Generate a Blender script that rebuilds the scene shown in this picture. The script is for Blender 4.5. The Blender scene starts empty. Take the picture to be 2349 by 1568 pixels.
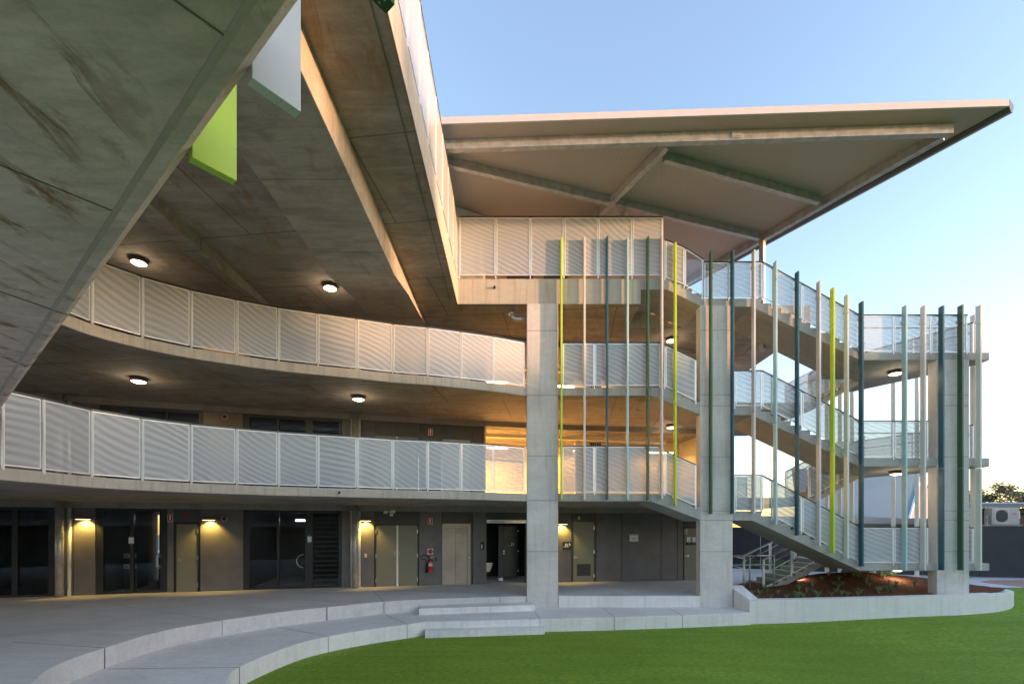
import bpy, math, random
from mathutils import Vector, Matrix
random.seed(7)
R = math.radians
scene = bpy.context.scene
C = scene.collection

# ------------------------------------------------------------------ camera
EYE = 2.67
FPX, CX, HY = 1109.0, 1174.0, 1220.0      # focal length, centre and eye level in units of a 2348 px wide picture
cam_d = bpy.data.cameras.new("camera")
cam = bpy.data.objects.new("camera", cam_d); C.objects.link(cam)
cam.location = (0, 0, EYE); cam.rotation_euler = (R(90), 0, 0)
cam_d.sensor_width = 36; cam_d.lens = 36 * FPX / 2348.0
cam_d.shift_y = (HY - 784.0) / 2348.0
cam_d.clip_start = 0.05; cam_d.clip_end = 2000
scene.camera = cam

# ------------------------------------------------------------------ sky and sun
SUN_AZ = Vector((0.95, -0.31)).normalized()    # towards the sun, in plan
SUN_EL = 3.2
world = bpy.data.worlds.new("World"); scene.world = world; world.use_nodes = True
wn = world.node_tree.nodes; wl = world.node_tree.links
sky = wn.new('ShaderNodeTexSky'); sky.sky_type = 'NISHITA'; sky.sun_disc = False
sky.sun_elevation = R(SUN_EL); sky.sun_rotation = math.atan2(SUN_AZ.x, SUN_AZ.y)
sky.air_density = 1.0; sky.dust_density = 0.6; sky.ozone_density = 2.0
hs = wn.new('ShaderNodeHueSaturation'); hs.inputs['Saturation'].default_value = .92; wl.new(sky.outputs[0], hs.inputs['Color'])
wb = wn.new('ShaderNodeMix'); wb.data_type = 'RGBA'; wb.blend_type = 'MULTIPLY'; wb.inputs[0].default_value = 1.0; wb.inputs[7].default_value = (1.125, 1.005, 1.0, 1)   # the camera's warm white balance
wl.new(hs.outputs[0], wb.inputs[6]); wl.new(wb.outputs[2], wn['Background'].inputs[0]); wn['Background'].inputs[1].default_value = 0.15
sun_d = bpy.data.lights.new("sun", 'SUN'); sun_d.energy = 1.05; sun_d.angle = R(1.4); sun_d.color = (1.0, 0.53, 0.26)
sun = bpy.data.objects.new("sun", sun_d); C.objects.link(sun)
sd = Vector((SUN_AZ.x * math.cos(R(SUN_EL)), SUN_AZ.y * math.cos(R(SUN_EL)), math.sin(R(SUN_EL))))
sun.rotation_euler = sd.to_track_quat('Z', 'Y').to_euler()
scene.view_settings.view_transform = 'Standard'; scene.view_settings.look = 'None'
scene.view_settings.exposure = 3.0; scene.view_settings.gamma = 1
scene.cycles.max_bounces = 8; scene.cycles.diffuse_bounces = 5; scene.cycles.transparent_max_bounces = 24
scene.cycles.sample_clamp_indirect = 6

# ------------------------------------------------------------------ levels (metres above the turf)
F, S = 0.70, 0.35
L1, L2, L3 = 3.87, 7.16, 10.53
B1, B2, B3 = 3.63, 6.90, 9.74              # undersides of the decks
LEV = {3: (L3, 9.92, 8.25, 10.19, 9.66, 8.00), 2: (L2, 6.56, 4.98, 6.90, 6.30, 4.70), 1: (L1, 3.327, 1.71, 3.63, 3.04, 1.475)}
def RX(x, Y): return (x - CX) / FPX * Y
def RZ(y, Y): return EYE + (HY - y) / FPX * Y
def onz(x, y, z):
    Y = (z - EYE) * FPX / (HY - y); return (RX(x, Y), Y)

# ------------------------------------------------------------------ materials
def mat(name):
    m = bpy.data.materials.new(name); m.use_nodes = True
    nt = m.node_tree; return m, nt, nt.nodes['Principled BSDF']
def setp(b, **k):
    for a, v in k.items():
        b.inputs[{'col': 'Base Color', 'rough': 'Roughness', 'metal': 'Metallic', 'spec': 'Specular IOR Level', 'alpha': 'Alpha', 'coat': 'Coat Weight'}[a]].default_value = v
def c4(c): return (c[0], c[1], c[2], 1)
class NT:
    def __init__(s, nt): s.nt = nt; s.n = nt.nodes; s.l = nt.links; s._co = None
    def co(s):
        if not s._co: s._co = s.n.new('ShaderNodeTexCoord').outputs['Object']
        return s._co
    def mapped(s, scale, rot=(0, 0, 0)):
        m = s.n.new('ShaderNodeMapping'); s.l.new(s.co(), m.inputs[0]); m.inputs['Scale'].default_value = scale; m.inputs['Rotation'].default_value = rot
        return m.outputs[0]
    def noise(s, vec, scale, detail=4, rough=.55, dist=0):
        t = s.n.new('ShaderNodeTexNoise'); s.l.new(vec, t.inputs['Vector'])
        t.inputs['Scale'].default_value = scale; t.inputs['Detail'].default_value = detail; t.inputs['Roughness'].default_value = rough; t.inputs['Distortion'].default_value = dist
        return t.outputs[0]
    def ramp(s, fac, stops):
        r = s.n.new('ShaderNodeValToRGB'); s.l.new(fac, r.inputs[0]); e = r.color_ramp.elements
        while len(e) < len(stops): e.new(.5)
        for i, (p, c) in enumerate(stops):
            e[i].position = p; e[i].color = c4(c) if not isinstance(c, (int, float)) else (c, c, c, 1)
        return r.outputs[0]
    def mix(s, fac, a, b, mode='MIX'):
        m = s.n.new('ShaderNodeMix'); m.data_type = 'RGBA'; m.blend_type = mode
        for i, v in ((0, fac), (6, a), (7, b)):
            if hasattr(v, 'links') or hasattr(v, 'is_linked'): s.l.new(v, m.inputs[i])
            else: m.inputs[i].default_value = v if i == 0 else c4(v)
        return m.outputs[2]
    def math(s, op, a, b=0.0):
        m = s.n.new('ShaderNodeMath'); m.operation = op
        for i, v in ((0, a), (1, b)):
            if hasattr(v, 'is_linked'): s.l.new(v, m.inputs[i])
            else: m.inputs[i].default_value = v
        return m.outputs[0]
    def bump(s, b, h, strength=.3, dist=.02):
        n = s.n.new('ShaderNodeBump'); s.l.new(h, n.inputs['Height']); n.inputs['Strength'].default_value = strength; n.inputs['Distance'].default_value = dist
        s.l.new(n.outputs[0], b.inputs['Normal'])

def concrete(name, base, var=.25, rust=0.0, drip=0.0, joints=None, rough=.8, grain=1.0, jrot=0, jdark=.45, wisp=0.0, jw=.009, sc=1.0):
    m, nt, b = mat(name); t = NT(nt)
    if sc != 1.0:
        mp = t.n.new('ShaderNodeMapping'); t.l.new(t.co(), mp.inputs[0]); mp.inputs['Scale'].default_value = (sc, sc, sc); t._co = mp.outputs[0]
    lo = tuple(c * (1 - var) for c in base); hi = tuple(min(1, c * (1 + var * .6)) for c in base)
    n1 = t.noise(t.mapped((1, 1, 1)), .55, 6, .62, .6)
    col = t.ramp(n1, [(.30, lo), (.50, base), (.72, hi)])
    n2 = t.noise(t.mapped((1, 3.2, 3.2), (0, 0, .35)), 2.2, 6, .7, 1.2)       # trowel and form streaks
    col = t.mix(t.ramp(n2, [(.38, .0), (.62, .5)]), col, tuple(c * (1 - var * .9) for c in base))
    n3 = t.noise(t.mapped((1, 1, 1)), 26, 3, .6)
    col = t.mix(.22, col, t.ramp(n3, [(.3, tuple(c * .72 for c in base)), (.7, tuple(min(1, c * 1.2) for c in base))]))
    v = t.n.new('ShaderNodeTexVoronoi'); t.l.new(t.co(), v.inputs[0]); v.inputs['Scale'].default_value = 3.3       # bug holes
    spot = t.ramp(v.outputs['Distance'], [(.0, 1.), (.035, .0)])
    gate = t.ramp(t.noise(t.co(), 1.3, 3), [(.5, 0.), (.6, .8)])
    col = t.mix(t.math('MULTIPLY', spot, gate), col, tuple(c * .35 for c in base))
    if wisp:
        w1 = t.noise(t.mapped((.7, 4.5, 1), (0, 0, .25)), 1.3, 5, .62, .6); w2 = t.noise(t.co(), .45, 4, .6, .5)
        f = t.math('MULTIPLY', t.ramp(w1, [(.47, 0.), (.66, 1.)]), t.ramp(w2, [(.38, .15), (.62, 1.)]))
        col = t.mix(t.math('MULTIPLY', f, wisp), col, tuple(c * .38 for c in base))
        w3 = t.noise(t.mapped((.5, 2.2, 1), (0, 0, -.3)), 1.1, 6, .65, 1.2)
        col = t.mix(t.math('MULTIPLY', t.ramp(w3, [(.52, 0.), (.70, 1.)]), wisp * .55), col, tuple(min(1, c * 1.45) for c in base))
    if rust:
        r1 = t.noise(t.mapped((1.6, .55, 1), (0, 0, .7)), 1.9, 6, .68, .6); r2 = t.noise(t.co(), .6, 3)
        f = t.math('MULTIPLY', t.ramp(r1, [(.52, 0.), (.63, 1.)]), t.ramp(r2, [(.42, 0.), (.56, 1.)]))
        col = t.mix(t.math('MULTIPLY', f, rust), col, (.24, .12, .035))
        g = t.noise(t.mapped((.8, 2.6, 1), (0, 0, -.5)), 1.5, 5, .65, .6)
        col = t.mix(t.math('MULTIPLY', t.ramp(g, [(.50, 0.), (.72, .6)]), .8), col, tuple(c * .42 for c in base))
    if drip:
        d = t.noise(t.mapped((9, 9, .35)), 1.0, 5, .65, .3)
        col = t.mix(t.math('MULTIPLY', t.ramp(d, [(.50, 0.), (.68, 1.)]), drip), col, tuple(c * .62 for c in base))
        d2 = t.noise(t.mapped((5, 5, .3)), 1.7, 4, .6, .2)
        col = t.mix(t.math('MULTIPLY', t.ramp(d2, [(.60, 0.), (.72, 1.)]), drip * .6), col, (.34, .25, .15))
    if joints:
        br = t.n.new('ShaderNodeTexBrick'); t.l.new(t.mapped((1, 1, 1), (0, 0, jrot)), br.inputs[0])
        br.inputs['Color1'].default_value = (0, 0, 0, 1); br.inputs['Color2'].default_value = (0, 0, 0, 1); br.inputs['Mortar'].default_value = (1, 1, 1, 1)
        br.inputs['Scale'].default_value = 1; br.inputs['Mortar Size'].default_value = jw; br.inputs['Brick Width'].default_value = joints[0]; br.inputs['Row Height'].default_value = joints[1]; br.offset = .5
        col = t.mix(t.math('MULTIPLY', br.outputs[0], 1 - jdark), col, tuple(c * .25 for c in base))
    t.l.new(col, b.inputs['Base Color'])
    setp(b, rough=rough, spec=.3)
    t.bump(b, t.mix(.5, n2, n3), .25 * grain, .012)
    return m
def paint(name, c, rough=.45, var=.06, metal=0.0, spec=.5, scale=3, bump=0.0):
    m, nt, b = mat(name); t = NT(nt)
    n = t.noise(t.co(), scale, 5, .6)
    t.l.new(t.ramp(n, [(.3, tuple(x * (1 - var) for x in c)), (.7, tuple(min(1, x * (1 + var)) for x in c))]), b.inputs['Base Color'])
    t.l.new(t.ramp(t.noise(t.co(), scale * 2.3, 4), [(.3, rough * .85), (.7, min(1, rough * 1.15))]), b.inputs['Roughness'])
    setp(b, metal=metal, spec=spec)
    if bump: t.bump(b, t.noise(t.co(), scale * 12, 3), bump, .005)
    return m
def emit(name, c, s):
    m, nt, b = mat(name); b.inputs['Base Color'].default_value = c4(c); b.inputs['Emission Color'].default_value = c4(c); b.inputs['Emission Strength'].default_value = s
    return m

M = {}
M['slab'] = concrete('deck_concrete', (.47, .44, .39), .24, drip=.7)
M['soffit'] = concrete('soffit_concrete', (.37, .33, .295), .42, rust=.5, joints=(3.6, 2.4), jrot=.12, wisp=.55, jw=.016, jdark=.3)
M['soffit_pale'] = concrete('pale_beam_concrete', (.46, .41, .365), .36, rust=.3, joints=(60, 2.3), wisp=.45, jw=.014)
M['overhead'] = concrete('overhead_concrete', (.74, .56, .495), .34, rust=.9, wisp=.22, sc=1.5)
M['groove'] = concrete('groove_concrete', (.20, .18, .155), .2); M['groove_pale'] = concrete('pale_groove_concrete', (.52, .41, .36), .25, sc=2)
M['column'] = concrete('column_concrete', (.62, .595, .575), .20, drip=.5, wisp=.25)
M['stair'] = concrete('stair_concrete', (.42, .41, .41), .2, drip=.4, wisp=.3)
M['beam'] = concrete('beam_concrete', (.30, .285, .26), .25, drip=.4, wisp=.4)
M['floor'] = concrete('paving_concrete', (.60, .585, .57), .26, grain=.5, wisp=.22, joints=(5.2, 6.4), jrot=.5, jdark=.2)
M['kerb'] = concrete('kerb_concrete', (.74, .73, .71), .18, wisp=.15, drip=.35, grain=.6)
M['joint'] = paint('dark_joint_line', (.12, .12, .12), .9)  # plain dark tone of the thin joint strips
M['planter'] = concrete('planter_concrete', (.74, .73, .72), .13, drip=.25, grain=.6)
M['path'] = concrete('path_concrete', (.55, .55, .57), .1, grain=.4)
M['clad'] = paint('grey_cladding', (.135, .128, .13), .5, .16, scale=2)
M['clad_dark'] = paint('dark_cladding', (.07, .075, .08), .55, .1, scale=2)
M['clad_warm'] = paint('bronze_cladding', (.18, .14, .115), .4, .1, metal=.2, scale=2)
M['door'] = paint('olive_door', (.20, .195, .15), .45, .05, scale=2)
M['frame'] = paint('black_frame', (.022, .024, .026), .35, .1)
M['frame_grey'] = paint('charcoal_frame', (.05, .052, .055), .35, .1)
M['steel'] = paint('brushed_steel', (.50, .48, .45), .32, .08, metal=.9, scale=6)
M['lift'] = paint('brushed_lift_steel', (.36, .32, .29), .42, .18, metal=.35, scale=1.2)
M['galv'] = paint('galvanised_steel', (.46, .46, .46), .42, .25, metal=.55, scale=5)
M['alu'] = paint('aluminium', (.80, .82, .84), .4, .05, metal=.35)
M['rail'] = paint('dark_rail', (.05, .055, .06), .35, .1, metal=.4)
M['white'] = paint('white_plastic', (.75, .75, .74), .5, .04)
M['paper'] = paint('paper', (.74, .73, .76), .8, .02)
M['ink'] = paint('grey_ink', (.20, .20, .22), .8)
M['tape'] = paint('blue_tape', (.02, .20, .42), .6)
M['red'] = paint('red_enamel', (.58, .015, .02), .3, .06, spec=.6)
M['signred'] = paint('sign_red', (.48, .02, .03), .5)
M['black'] = paint('black_plastic', (.012, .012, .013), .4)
M['blue'] = paint('sign_blue', (.03, .03, .35), .5)
M['cream'] = paint('cream_plaster', (.62, .56, .45), .7, .05)
M['roofskin'] = paint('roof_soffit_sheet', (.36, .32, .31), .5, .05, scale=1)
M['fascia'] = paint('roof_fascia_sheet', (.58, .53, .52), .45, .04)
M['gutter'] = paint('dark_gutter', (.09, .10, .12), .35, .08, metal=.4)
M['copper'] = paint('copper_bracket', (.50, .22, .12), .4, metal=.6)
M['navy'] = paint('navy_hoarding', (.022, .026, .036), .55, .18, scale=1.3)
M['beige'] = paint('beige_trim', (.42, .37, .34), .6)
M['bark'] = paint('tree_bark', (.10, .08, .06), .9, .3, scale=8)
M['lamp_body'] = paint('lamp_housing', (.13, .11, .10), .5)
M['glow'] = emit('lamp_diffuser', (1, .80, .56), 2.6)
M['tube'] = emit('tube_light', (1, .72, .30), 3.0)
M['cooltube'] = emit('cool_tube', (.75, .86, 1), 1.2)
M['wallglow'] = emit('wall_lamp_lens', (1, .80, .35), .7)
FIN = {'lime': (.50, .66, .045), 'white': (.62, .62, .62), 'teal': (.008, .085, .125), 'green': (.035, .10, .05), 'sky': (.40, .60, .64), 'pale': (.62, .66, .62)}
for k, v in FIN.items(): M['fin_' + k] = paint('powder_coat_' + k, v, .42, .03, scale=1.5, spec=.5)

def glass_mat():
    m, nt, b = mat('dark_window_glass'); t = NT(nt)
    out = nt.nodes['Material Output']; g = t.n.new('ShaderNodeBsdfGlossy'); g.inputs['Roughness'].default_value = .02; g.inputs['Color'].default_value = (.8, .85, .85, 1)
    tr = t.n.new('ShaderNodeBsdfTransparent'); tr.inputs[0].default_value = (.6, .63, .63, 1)
    fr = t.n.new('ShaderNodeFresnel'); fr.inputs[0].default_value = 1.5
    mx = t.n.new('ShaderNodeMixShader'); t.l.new(t.math('MULTIPLY', fr.outputs[0], 1.0), mx.inputs[0]); t.l.new(tr.outputs[0], mx.inputs[1]); t.l.new(g.outputs[0], mx.inputs[2])
    t.l.new(mx.outputs[0], out.inputs[0]); return m
M['glass'] = glass_mat()
def clear_glass():
    m, nt, b = mat('clear_balustrade_glass'); t = NT(nt)
    out = nt.nodes['Material Output']; g = t.n.new('ShaderNodeBsdfGlossy'); g.inputs['Roughness'].default_value = .05
    tr = t.n.new('ShaderNodeBsdfTransparent'); tr.inputs[0].default_value = (.86, .90, .92, 1)
    mx = t.n.new('ShaderNodeMixShader'); mx.inputs[0].default_value = .12; t.l.new(tr.outputs[0], mx.inputs[1]); t.l.new(g.outputs[0], mx.inputs[2])
    t.l.new(mx.outputs[0], out.inputs[0]); return m
M['clear'] = clear_glass()
def mesh_mat(name, lo, hi, col):
    """finely perforated sheet: holes too small to draw one by one, with the rippling density the sheets show"""
    m, nt, b = mat(name); t = NT(nt)
    sep = t.n.new('ShaderNodeSeparateXYZ'); t.l.new(t.co(), sep.inputs[0])
    warp = t.noise(t.co(), .32, 1, .4)
    warp2 = t.noise(t.co(), 2.2, 2, .5)
    u = t.math('ADD', t.math('MULTIPLY', sep.outputs[2], 6.6), t.math('MULTIPLY', sep.outputs[0], 3.0))
    u = t.math('ADD', u, t.math('MULTIPLY', sep.outputs[1], .8))
    u = t.math('ADD', u, t.math('MULTIPLY', warp, 8.0)); u = t.math('ADD', u, t.math('MULTIPLY', warp2, .45))
    w = t.math('SINE', t.math('MULTIPLY', u, 6.283))
    amp = t.ramp(t.noise(t.co(), .9, 2), [(.35, .3), (.65, 1.)])
    w = t.math('ADD', t.math('MULTIPLY', t.math('MULTIPLY', w, amp), .5), .5)
    fine = t.noise(t.mapped((60, 60, 8)), 1, 1)
    w2 = t.math('ADD', w, t.math('MULTIPLY', t.math('SUBTRACT', fine, .5), .35))
    a = t.math('ADD', t.math('MULTIPLY', w2, hi - lo), lo)
    t.l.new(a, b.inputs['Alpha']); b.inputs['Base Color'].default_value = c4(col)
    t.l.new(t.mix(w, tuple(c * .84 for c in col), col), b.inputs['Base Color'])
    setp(b, rough=.5, metal=.15); return m
M['mesh'] = mesh_mat('perforated_sheet', .66, .86, (.49, .52, .57))
M['mesh_open'] = mesh_mat('perforated_sheet_open', .55, .78, (.46, .48, .51))

def turf_mat():
    m, nt, b = mat('artificial_turf'); t = NT(nt)
    n1 = t.noise(t.co(), .35, 4, .6); n2 = t.noise(t.mapped((1, 1.8, 1), (0, 0, .2)), 9, 7, .85); n3 = t.noise(t.co(), 45, 4, .85)
    col = t.ramp(n1, [(.3, (.185, .30, .024)), (.7, (.28, .42, .042))])
    col = t.mix(t.ramp(n2, [(.44, 0.), (.58, .75)]), col, (.065, .135, .008))
    col = t.mix(t.ramp(n3, [(.48, 0.), (.66, .6)]), col, (.26, .40, .05))
    n4 = t.noise(t.mapped((.25, 3.5, 1), (0, 0, .35)), 1.2, 4, .7)
    col = t.mix(t.ramp(n4, [(.42, 0.), (.62, .32)]), col, (.09, .20, .012))
    t.l.new(col, b.inputs['Base Color']); setp(b, rough=.85, spec=.2)
    t.bump(b, t.mix(.5, n2, n3), .8, .03); return m
M['turf'] = turf_mat()
def mulch_mat():
    m, nt, b = mat('red_bark_mulch'); t = NT(nt)
    n1 = t.noise(t.mapped((1, 2.5, 1), (0, 0, .6)), 11, 6, .85, 1.0); n2 = t.noise(t.co(), 1.2, 3)
    col = t.ramp(n1, [(.36, (.03, .013, .009)), (.5, (.15, .065, .04)), (.66, (.42, .20, .12))])
    col = t.mix(t.ramp(n2, [(.4, 0.), (.6, .25)]), col, (.20, .085, .04))
    t.l.new(col, b.inputs['Base Color']); setp(b, rough=.95, spec=.1); t.bump(b, n1, 1.0, .06); return m
M['mulch'] = mulch_mat()
def striped(name, c, c2, scale, axis_rot=(0, 0, 0), rough=.4, metal=.2):
    m, nt, b = mat(name); t = NT(nt)
    w = t.n.new('ShaderNodeTexWave'); t.l.new(t.mapped((1, 1, 1), axis_rot), w.inputs[0]); w.inputs['Scale'].default_value = scale; w.inputs['Distortion'].default_value = 0
    t.l.new(t.mix(t.ramp(w.outputs[1], [(.2, 0.), (.8, 1.)]), c, c2), b.inputs['Base Color']); setp(b, rough=rough, metal=metal); t.bump(b, w.outputs[1], .5, .03); return m
M['blueroof'] = striped('corrugated_blue_steel', (.10, .17, .21), (.17, .26, .32), 2.6, (0, 0, .45), .7, 0)
M['planks'] = striped('grey_boards', (.20, .20, .20), (.36, .35, .34), 1.6, (0, 0, 0), .8, 0)
def brick(name, a, bb, mort, w=.23, h=.086, rough=.9, flat=False):
    m, nt, b = mat(name); t = NT(nt)
    br = t.n.new('ShaderNodeTexBrick'); t.l.new(t.mapped((1, 1, 1), (0 if flat else R(90), 0, 0)), br.inputs[0])
    br.inputs['Color1'].default_value = c4(a); br.inputs['Color2'].default_value = c4(bb); br.inputs['Mortar'].default_value = c4(mort)
    br.inputs['Scale'].default_value = 1; br.inputs['Mortar Size'].default_value = .008; br.inputs['Brick Width'].default_value = w; br.inputs['Row Height'].default_value = h
    t.l.new(br.outputs[0], b.inputs['Base Color']); setp(b, rough=rough); return m
M['brick'] = brick('brown_brick', (.16, .09, .06), (.22, .14, .10), (.25, .22, .2))
M['yellowbrick'] = brick('yellow_brick', (.42, .38, .27), (.5, .44, .32), (.4, .38, .34))
M['pavers'] = brick('red_brick_pavers', (.30, .15, .13), (.42, .24, .20), (.36, .33, .31), .23, .12, .85, True)
def leafmat(name, a, b2):
    m, nt, b = mat(name); t = NT(nt)
    oi = t.n.new('ShaderNodeNewGeometry')
    t.l.new(t.ramp(oi.outputs['Random Per Island'], [(0, a), (1, b2)]), b.inputs['Base Color']); setp(b, rough=.6, spec=.3); return m
M['leaf'] = leafmat('gum_foliage', (.05, .065, .025), (.14, .12, .05))
M['grassblade'] = leafmat('strappy_leaf', (.07, .15, .045), (.26, .38, .18))
M['fern'] = leafmat('fern_leaf', (.05, .14, .03), (.16, .30, .07))

# ------------------------------------------------------------------ mesh helpers
WORLD = {}
class MB:
    def __init__(s): s.v = []; s.f = []; s.m = []; s.s = []
    def add(s, vs, fs, mi=0, smooth=False):
        o = len(s.v); s.v += [tuple(v) for v in vs]
        for f in fs: s.f.append(tuple(i + o for i in f)); s.m.append(mi); s.s.append(smooth)
    def hexa(s, p, mi=0):     # p: 4 bottom + 4 top
        s.add(p, [(3, 2, 1, 0), (4, 5, 6, 7), (0, 1, 5, 4), (1, 2, 6, 5), (2, 3, 7, 6), (3, 0, 4, 7)], mi)
    def box(s, x0, x1, y0, y1, z0, z1, mi=0):
        s.hexa([(x0, y0, z0), (x1, y0, z0), (x1, y1, z0), (x0, y1, z0), (x0, y0, z1), (x1, y0, z1), (x1, y1, z1), (x0, y1, z1)], mi)
    def prism(s, poly, z0, z1, mi=0, mb=None, mt=None):
        n = len(poly); vs = [(x, y, z0) for x, y in poly] + [(x, y, z1) for x, y in poly]
        a = sum(poly[i][0] * poly[(i + 1) % n][1] - poly[(i + 1) % n][0] * poly[i][1] for i in range(n))
        if a < 0: poly = poly[::-1]; vs = [(x, y, z0) for x, y in poly] + [(x, y, z1) for x, y in poly]
        s.add(vs, [tuple(range(n - 1, -1, -1))], mi if mb is None else mb); o = len(s.v) - 2 * n
        s.f.append(tuple(range(o + n, o + 2 * n))); s.m.append(mi if mt is None else mt); s.s.append(False)
        for i in range(n):
            j = (i + 1) % n; s.f.append((o + i, o + j, o + n + j, o + n + i)); s.m.append(mi); s.s.append(False)
    def prism_xz(s, poly, y0, y1, mi=0):
        n = len(poly); a = sum(poly[i][0] * poly[(i + 1) % n][1] - poly[(i + 1) % n][0] * poly[i][1] for i in range(n))
        if a < 0: poly = poly[::-1]
        vs = [(x, y0, z) for x, z in poly] + [(x, y1, z) for x, z in poly]
        fs = [tuple(range(n)), tuple(range(2 * n - 1, n - 1, -1))] + [(i, n + i, n + (i + 1) % n, (i + 1) % n) for i in range(n)]
        s.add(vs, fs, mi)
    def bar(s, a, b, w, h, mi=0, up=(0, 0, 1)):     # w sideways, h along up
        a = Vector(a); b = Vector(b); d = (b - a).normalized(); u = Vector(up); sd_ = d.cross(u)
        if sd_.length < 1e-5: u = Vector((0, 1, 0)); sd_ = d.cross(u)
        sd_.normalize(); u2 = sd_.cross(d).normalized(); p = []
        for q in (a, b):
            for i, j in ((-1, -1), (1, -1), (1, 1), (-1, 1)): p.append(q + sd_ * (w / 2 * i) + u2 * (h / 2 * j))
        s.add(p, [(0, 1, 2, 3), (7, 6, 5, 4), (0, 4, 5, 1), (1, 5, 6, 2), (2, 6, 7, 3), (3, 7, 4, 0)], mi)
    def tube(s, pts, r, n=10, mi=0, cap=True):
        pts = [Vector(p) for p in pts]; rr = r if isinstance(r, (list, tuple)) else [r] * len(pts); rings = []
        ref = None
        for i, p in enumerate(pts):
            d = (pts[min(i + 1, len(pts) - 1)] - pts[max(i - 1, 0)]).normalized()
            if ref is None: ref = Vector((0, 0, 1)) if abs(d.z) < .9 else Vector((1, 0, 0))
            a = (ref - d * ref.dot(d)).normalized(); b = d.cross(a); ref = a
            rings.append([p + (a * math.cos(2 * math.pi * k / n) + b * math.sin(2 * math.pi * k / n)) * rr[i] for k in range(n)])
        vs = [v for g in rings for v in g]; fs = []
        for i in range(len(pts) - 1):
            for k in range(n): fs.append((i * n + k, i * n + (k + 1) % n, (i + 1) * n + (k + 1) % n, (i + 1) * n + k))
        s.add(vs, fs, mi, True)
        if cap:
            o = len(s.v) - len(vs); s.f.append(tuple(o + k for k in range(n - 1, -1, -1))); s.f.append(tuple(o + (len(pts) - 1) * n + k for k in range(n))); s.m += [mi, mi]; s.s += [False, False]
    def lathe(s, c, prof, n=24, mi=0, M3=None):      # prof (r,z)
        vs = []; fs = []
        for r, z in prof:
            for k in range(n):
                v = Vector((r * math.cos(2 * math.pi * k / n), r * math.sin(2 * math.pi * k / n), z))
                if M3 is not None: v = M3 @ v
                vs.append(Vector(c) + v)
        for i in range(len(prof) - 1):
            for k in range(n): fs.append((i * n + k, i * n + (k + 1) % n, (i + 1) * n + (k + 1) % n, (i + 1) * n + k))
        s.add(vs, fs, mi, True)
    def quad(s, a, b, c, d, mi=0): s.add([a, b, c, d], [(0, 1, 2, 3)], mi)
    def build(s, name, mats, parent=None, bevel=0, label=None):
        if not isinstance(mats, (list, tuple)): mats = [mats]
        me = bpy.data.meshes.new(name); o = Vector(WORLD[parent.name]) if parent else Vector((0, 0, 0))
        me.from_pydata([tuple(Vector(v) - o) for v in s.v], [], s.f)
        for mm in mats: me.materials.append(mm)
        for p, mi, sm in zip(me.polygons, s.m, s.s): p.material_index = mi; p.use_smooth = sm
        me.validate(); me.update()
        ob = bpy.data.objects.new(name, me); C.objects.link(ob)
        if parent: ob.parent = parent
        WORLD[ob.name] = tuple(o)
        if bevel:
            bm = ob.modifiers.new('soft_edges', 'BEVEL'); bm.width = bevel; bm.segments = 2; bm.limit_method = 'ANGLE'; bm.angle_limit = R(40)
        if label: ob['label'] = label
        return ob
def thing(name, label, cat, loc=(0, 0, 0), group=None):
    o = bpy.data.objects.new(name, None); C.objects.link(o); o.location = loc; o.empty_display_size = .2
    o['label'] = label; o['category'] = cat
    if group: o['group'] = group
    WORLD[o.name] = tuple(loc); return o
def tag(o, label, cat, group=None):
    o['label'] = label; o['category'] = cat
    if group: o['group'] = group
    return o
def struct(o): o['kind'] = 'structure'; return o
def box1(name, m, parent, *a, bevel=0):
    b = MB(); b.box(*a); return b.build(name, m, parent, bevel)
def spline(pts, n=6):
    out = []
    for i in range(len(pts) - 1):
        p0 = Vector(pts[max(i - 1, 0)]); p1 = Vector(pts[i]); p2 = Vector(pts[i + 1]); p3 = Vector(pts[min(i + 2, len(pts) - 1)])
        for k in range(n):
            t = k / n; out.append(tuple(.5 * ((2 * p1) + (p2 - p0) * t + (2 * p0 - 5 * p1 + 4 * p2 - p3) * t * t + (3 * p1 - p0 - 3 * p2 + p3) * t ** 3)))
    out.append(tuple(pts[-1])); return out

# ------------------------------------------------------------------ plan curves
PX = [1202, 1131, 1057, 980, 900, 818, 728, 637, 541, 436, 323, 207, 95, 0]
PT = [1024, 1018, 1013, 1008.5, 1005, 999.5, 994, 988, 980, 970, 956, 937, 911, 890]
CURVE = [onz(x, y, L1 + 1.45) for x, y in zip(PX, PT)]
CURVE += [(-9.5, 8.0), (-9.45, 7.0), (-9.3, 6.0), (-9.0, 5.0), (-8.6, 4.0)]
CURVE[0] = (.38, 15.0)
EDGE = spline([(p[0], p[1]) for p in CURVE][::-1], 4)          # from far left to the column
WALL = [(-24, 11.4), (-15.4, 14.5), (-12.2, 15.6), (-9.16, 16.5), (-5.9, 17.35), (-2.6, 18.15), (2.4, 19.25), (7.9, 20.0)]
def wall(x):
    k = (x - CX) / FPX
    for (x0, y0), (x1, y1) in zip(WALL, WALL[1:]):
        den = (x1 - x0) - k * (y1 - y0); t = (k * y0 - x0) / den
        if -1e-6 <= t <= 1.000001 or (x1, y1) == WALL[-1]:
            p = Vector((x0 + t * (x1 - x0), y0 + t * (y1 - y0))); d = Vector((x1 - x0, y1 - y0)).normalized(); return p, d, Vector((d.y, -d.x))
def wz(x, y): return RZ(y, wall(x)[0].y)
def wbox(mb, x1, x2, z1, z2, o0, o1, mi=0):
    """box lying along the rear wall between two sight lines; o is the distance out from the wall face"""
    a, _, n1 = wall(x1); b, _, n2 = wall(x2); d = (b - a).normalized(); n = Vector((d.y, -d.x))
    q = [a + n * o1, b + n * o1, b + n * o0, a + n * o0]
    mb.hexa([(v.x, v.y, z1) for v in q] + [(v.x, v.y, z2) for v in q], mi)
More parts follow.
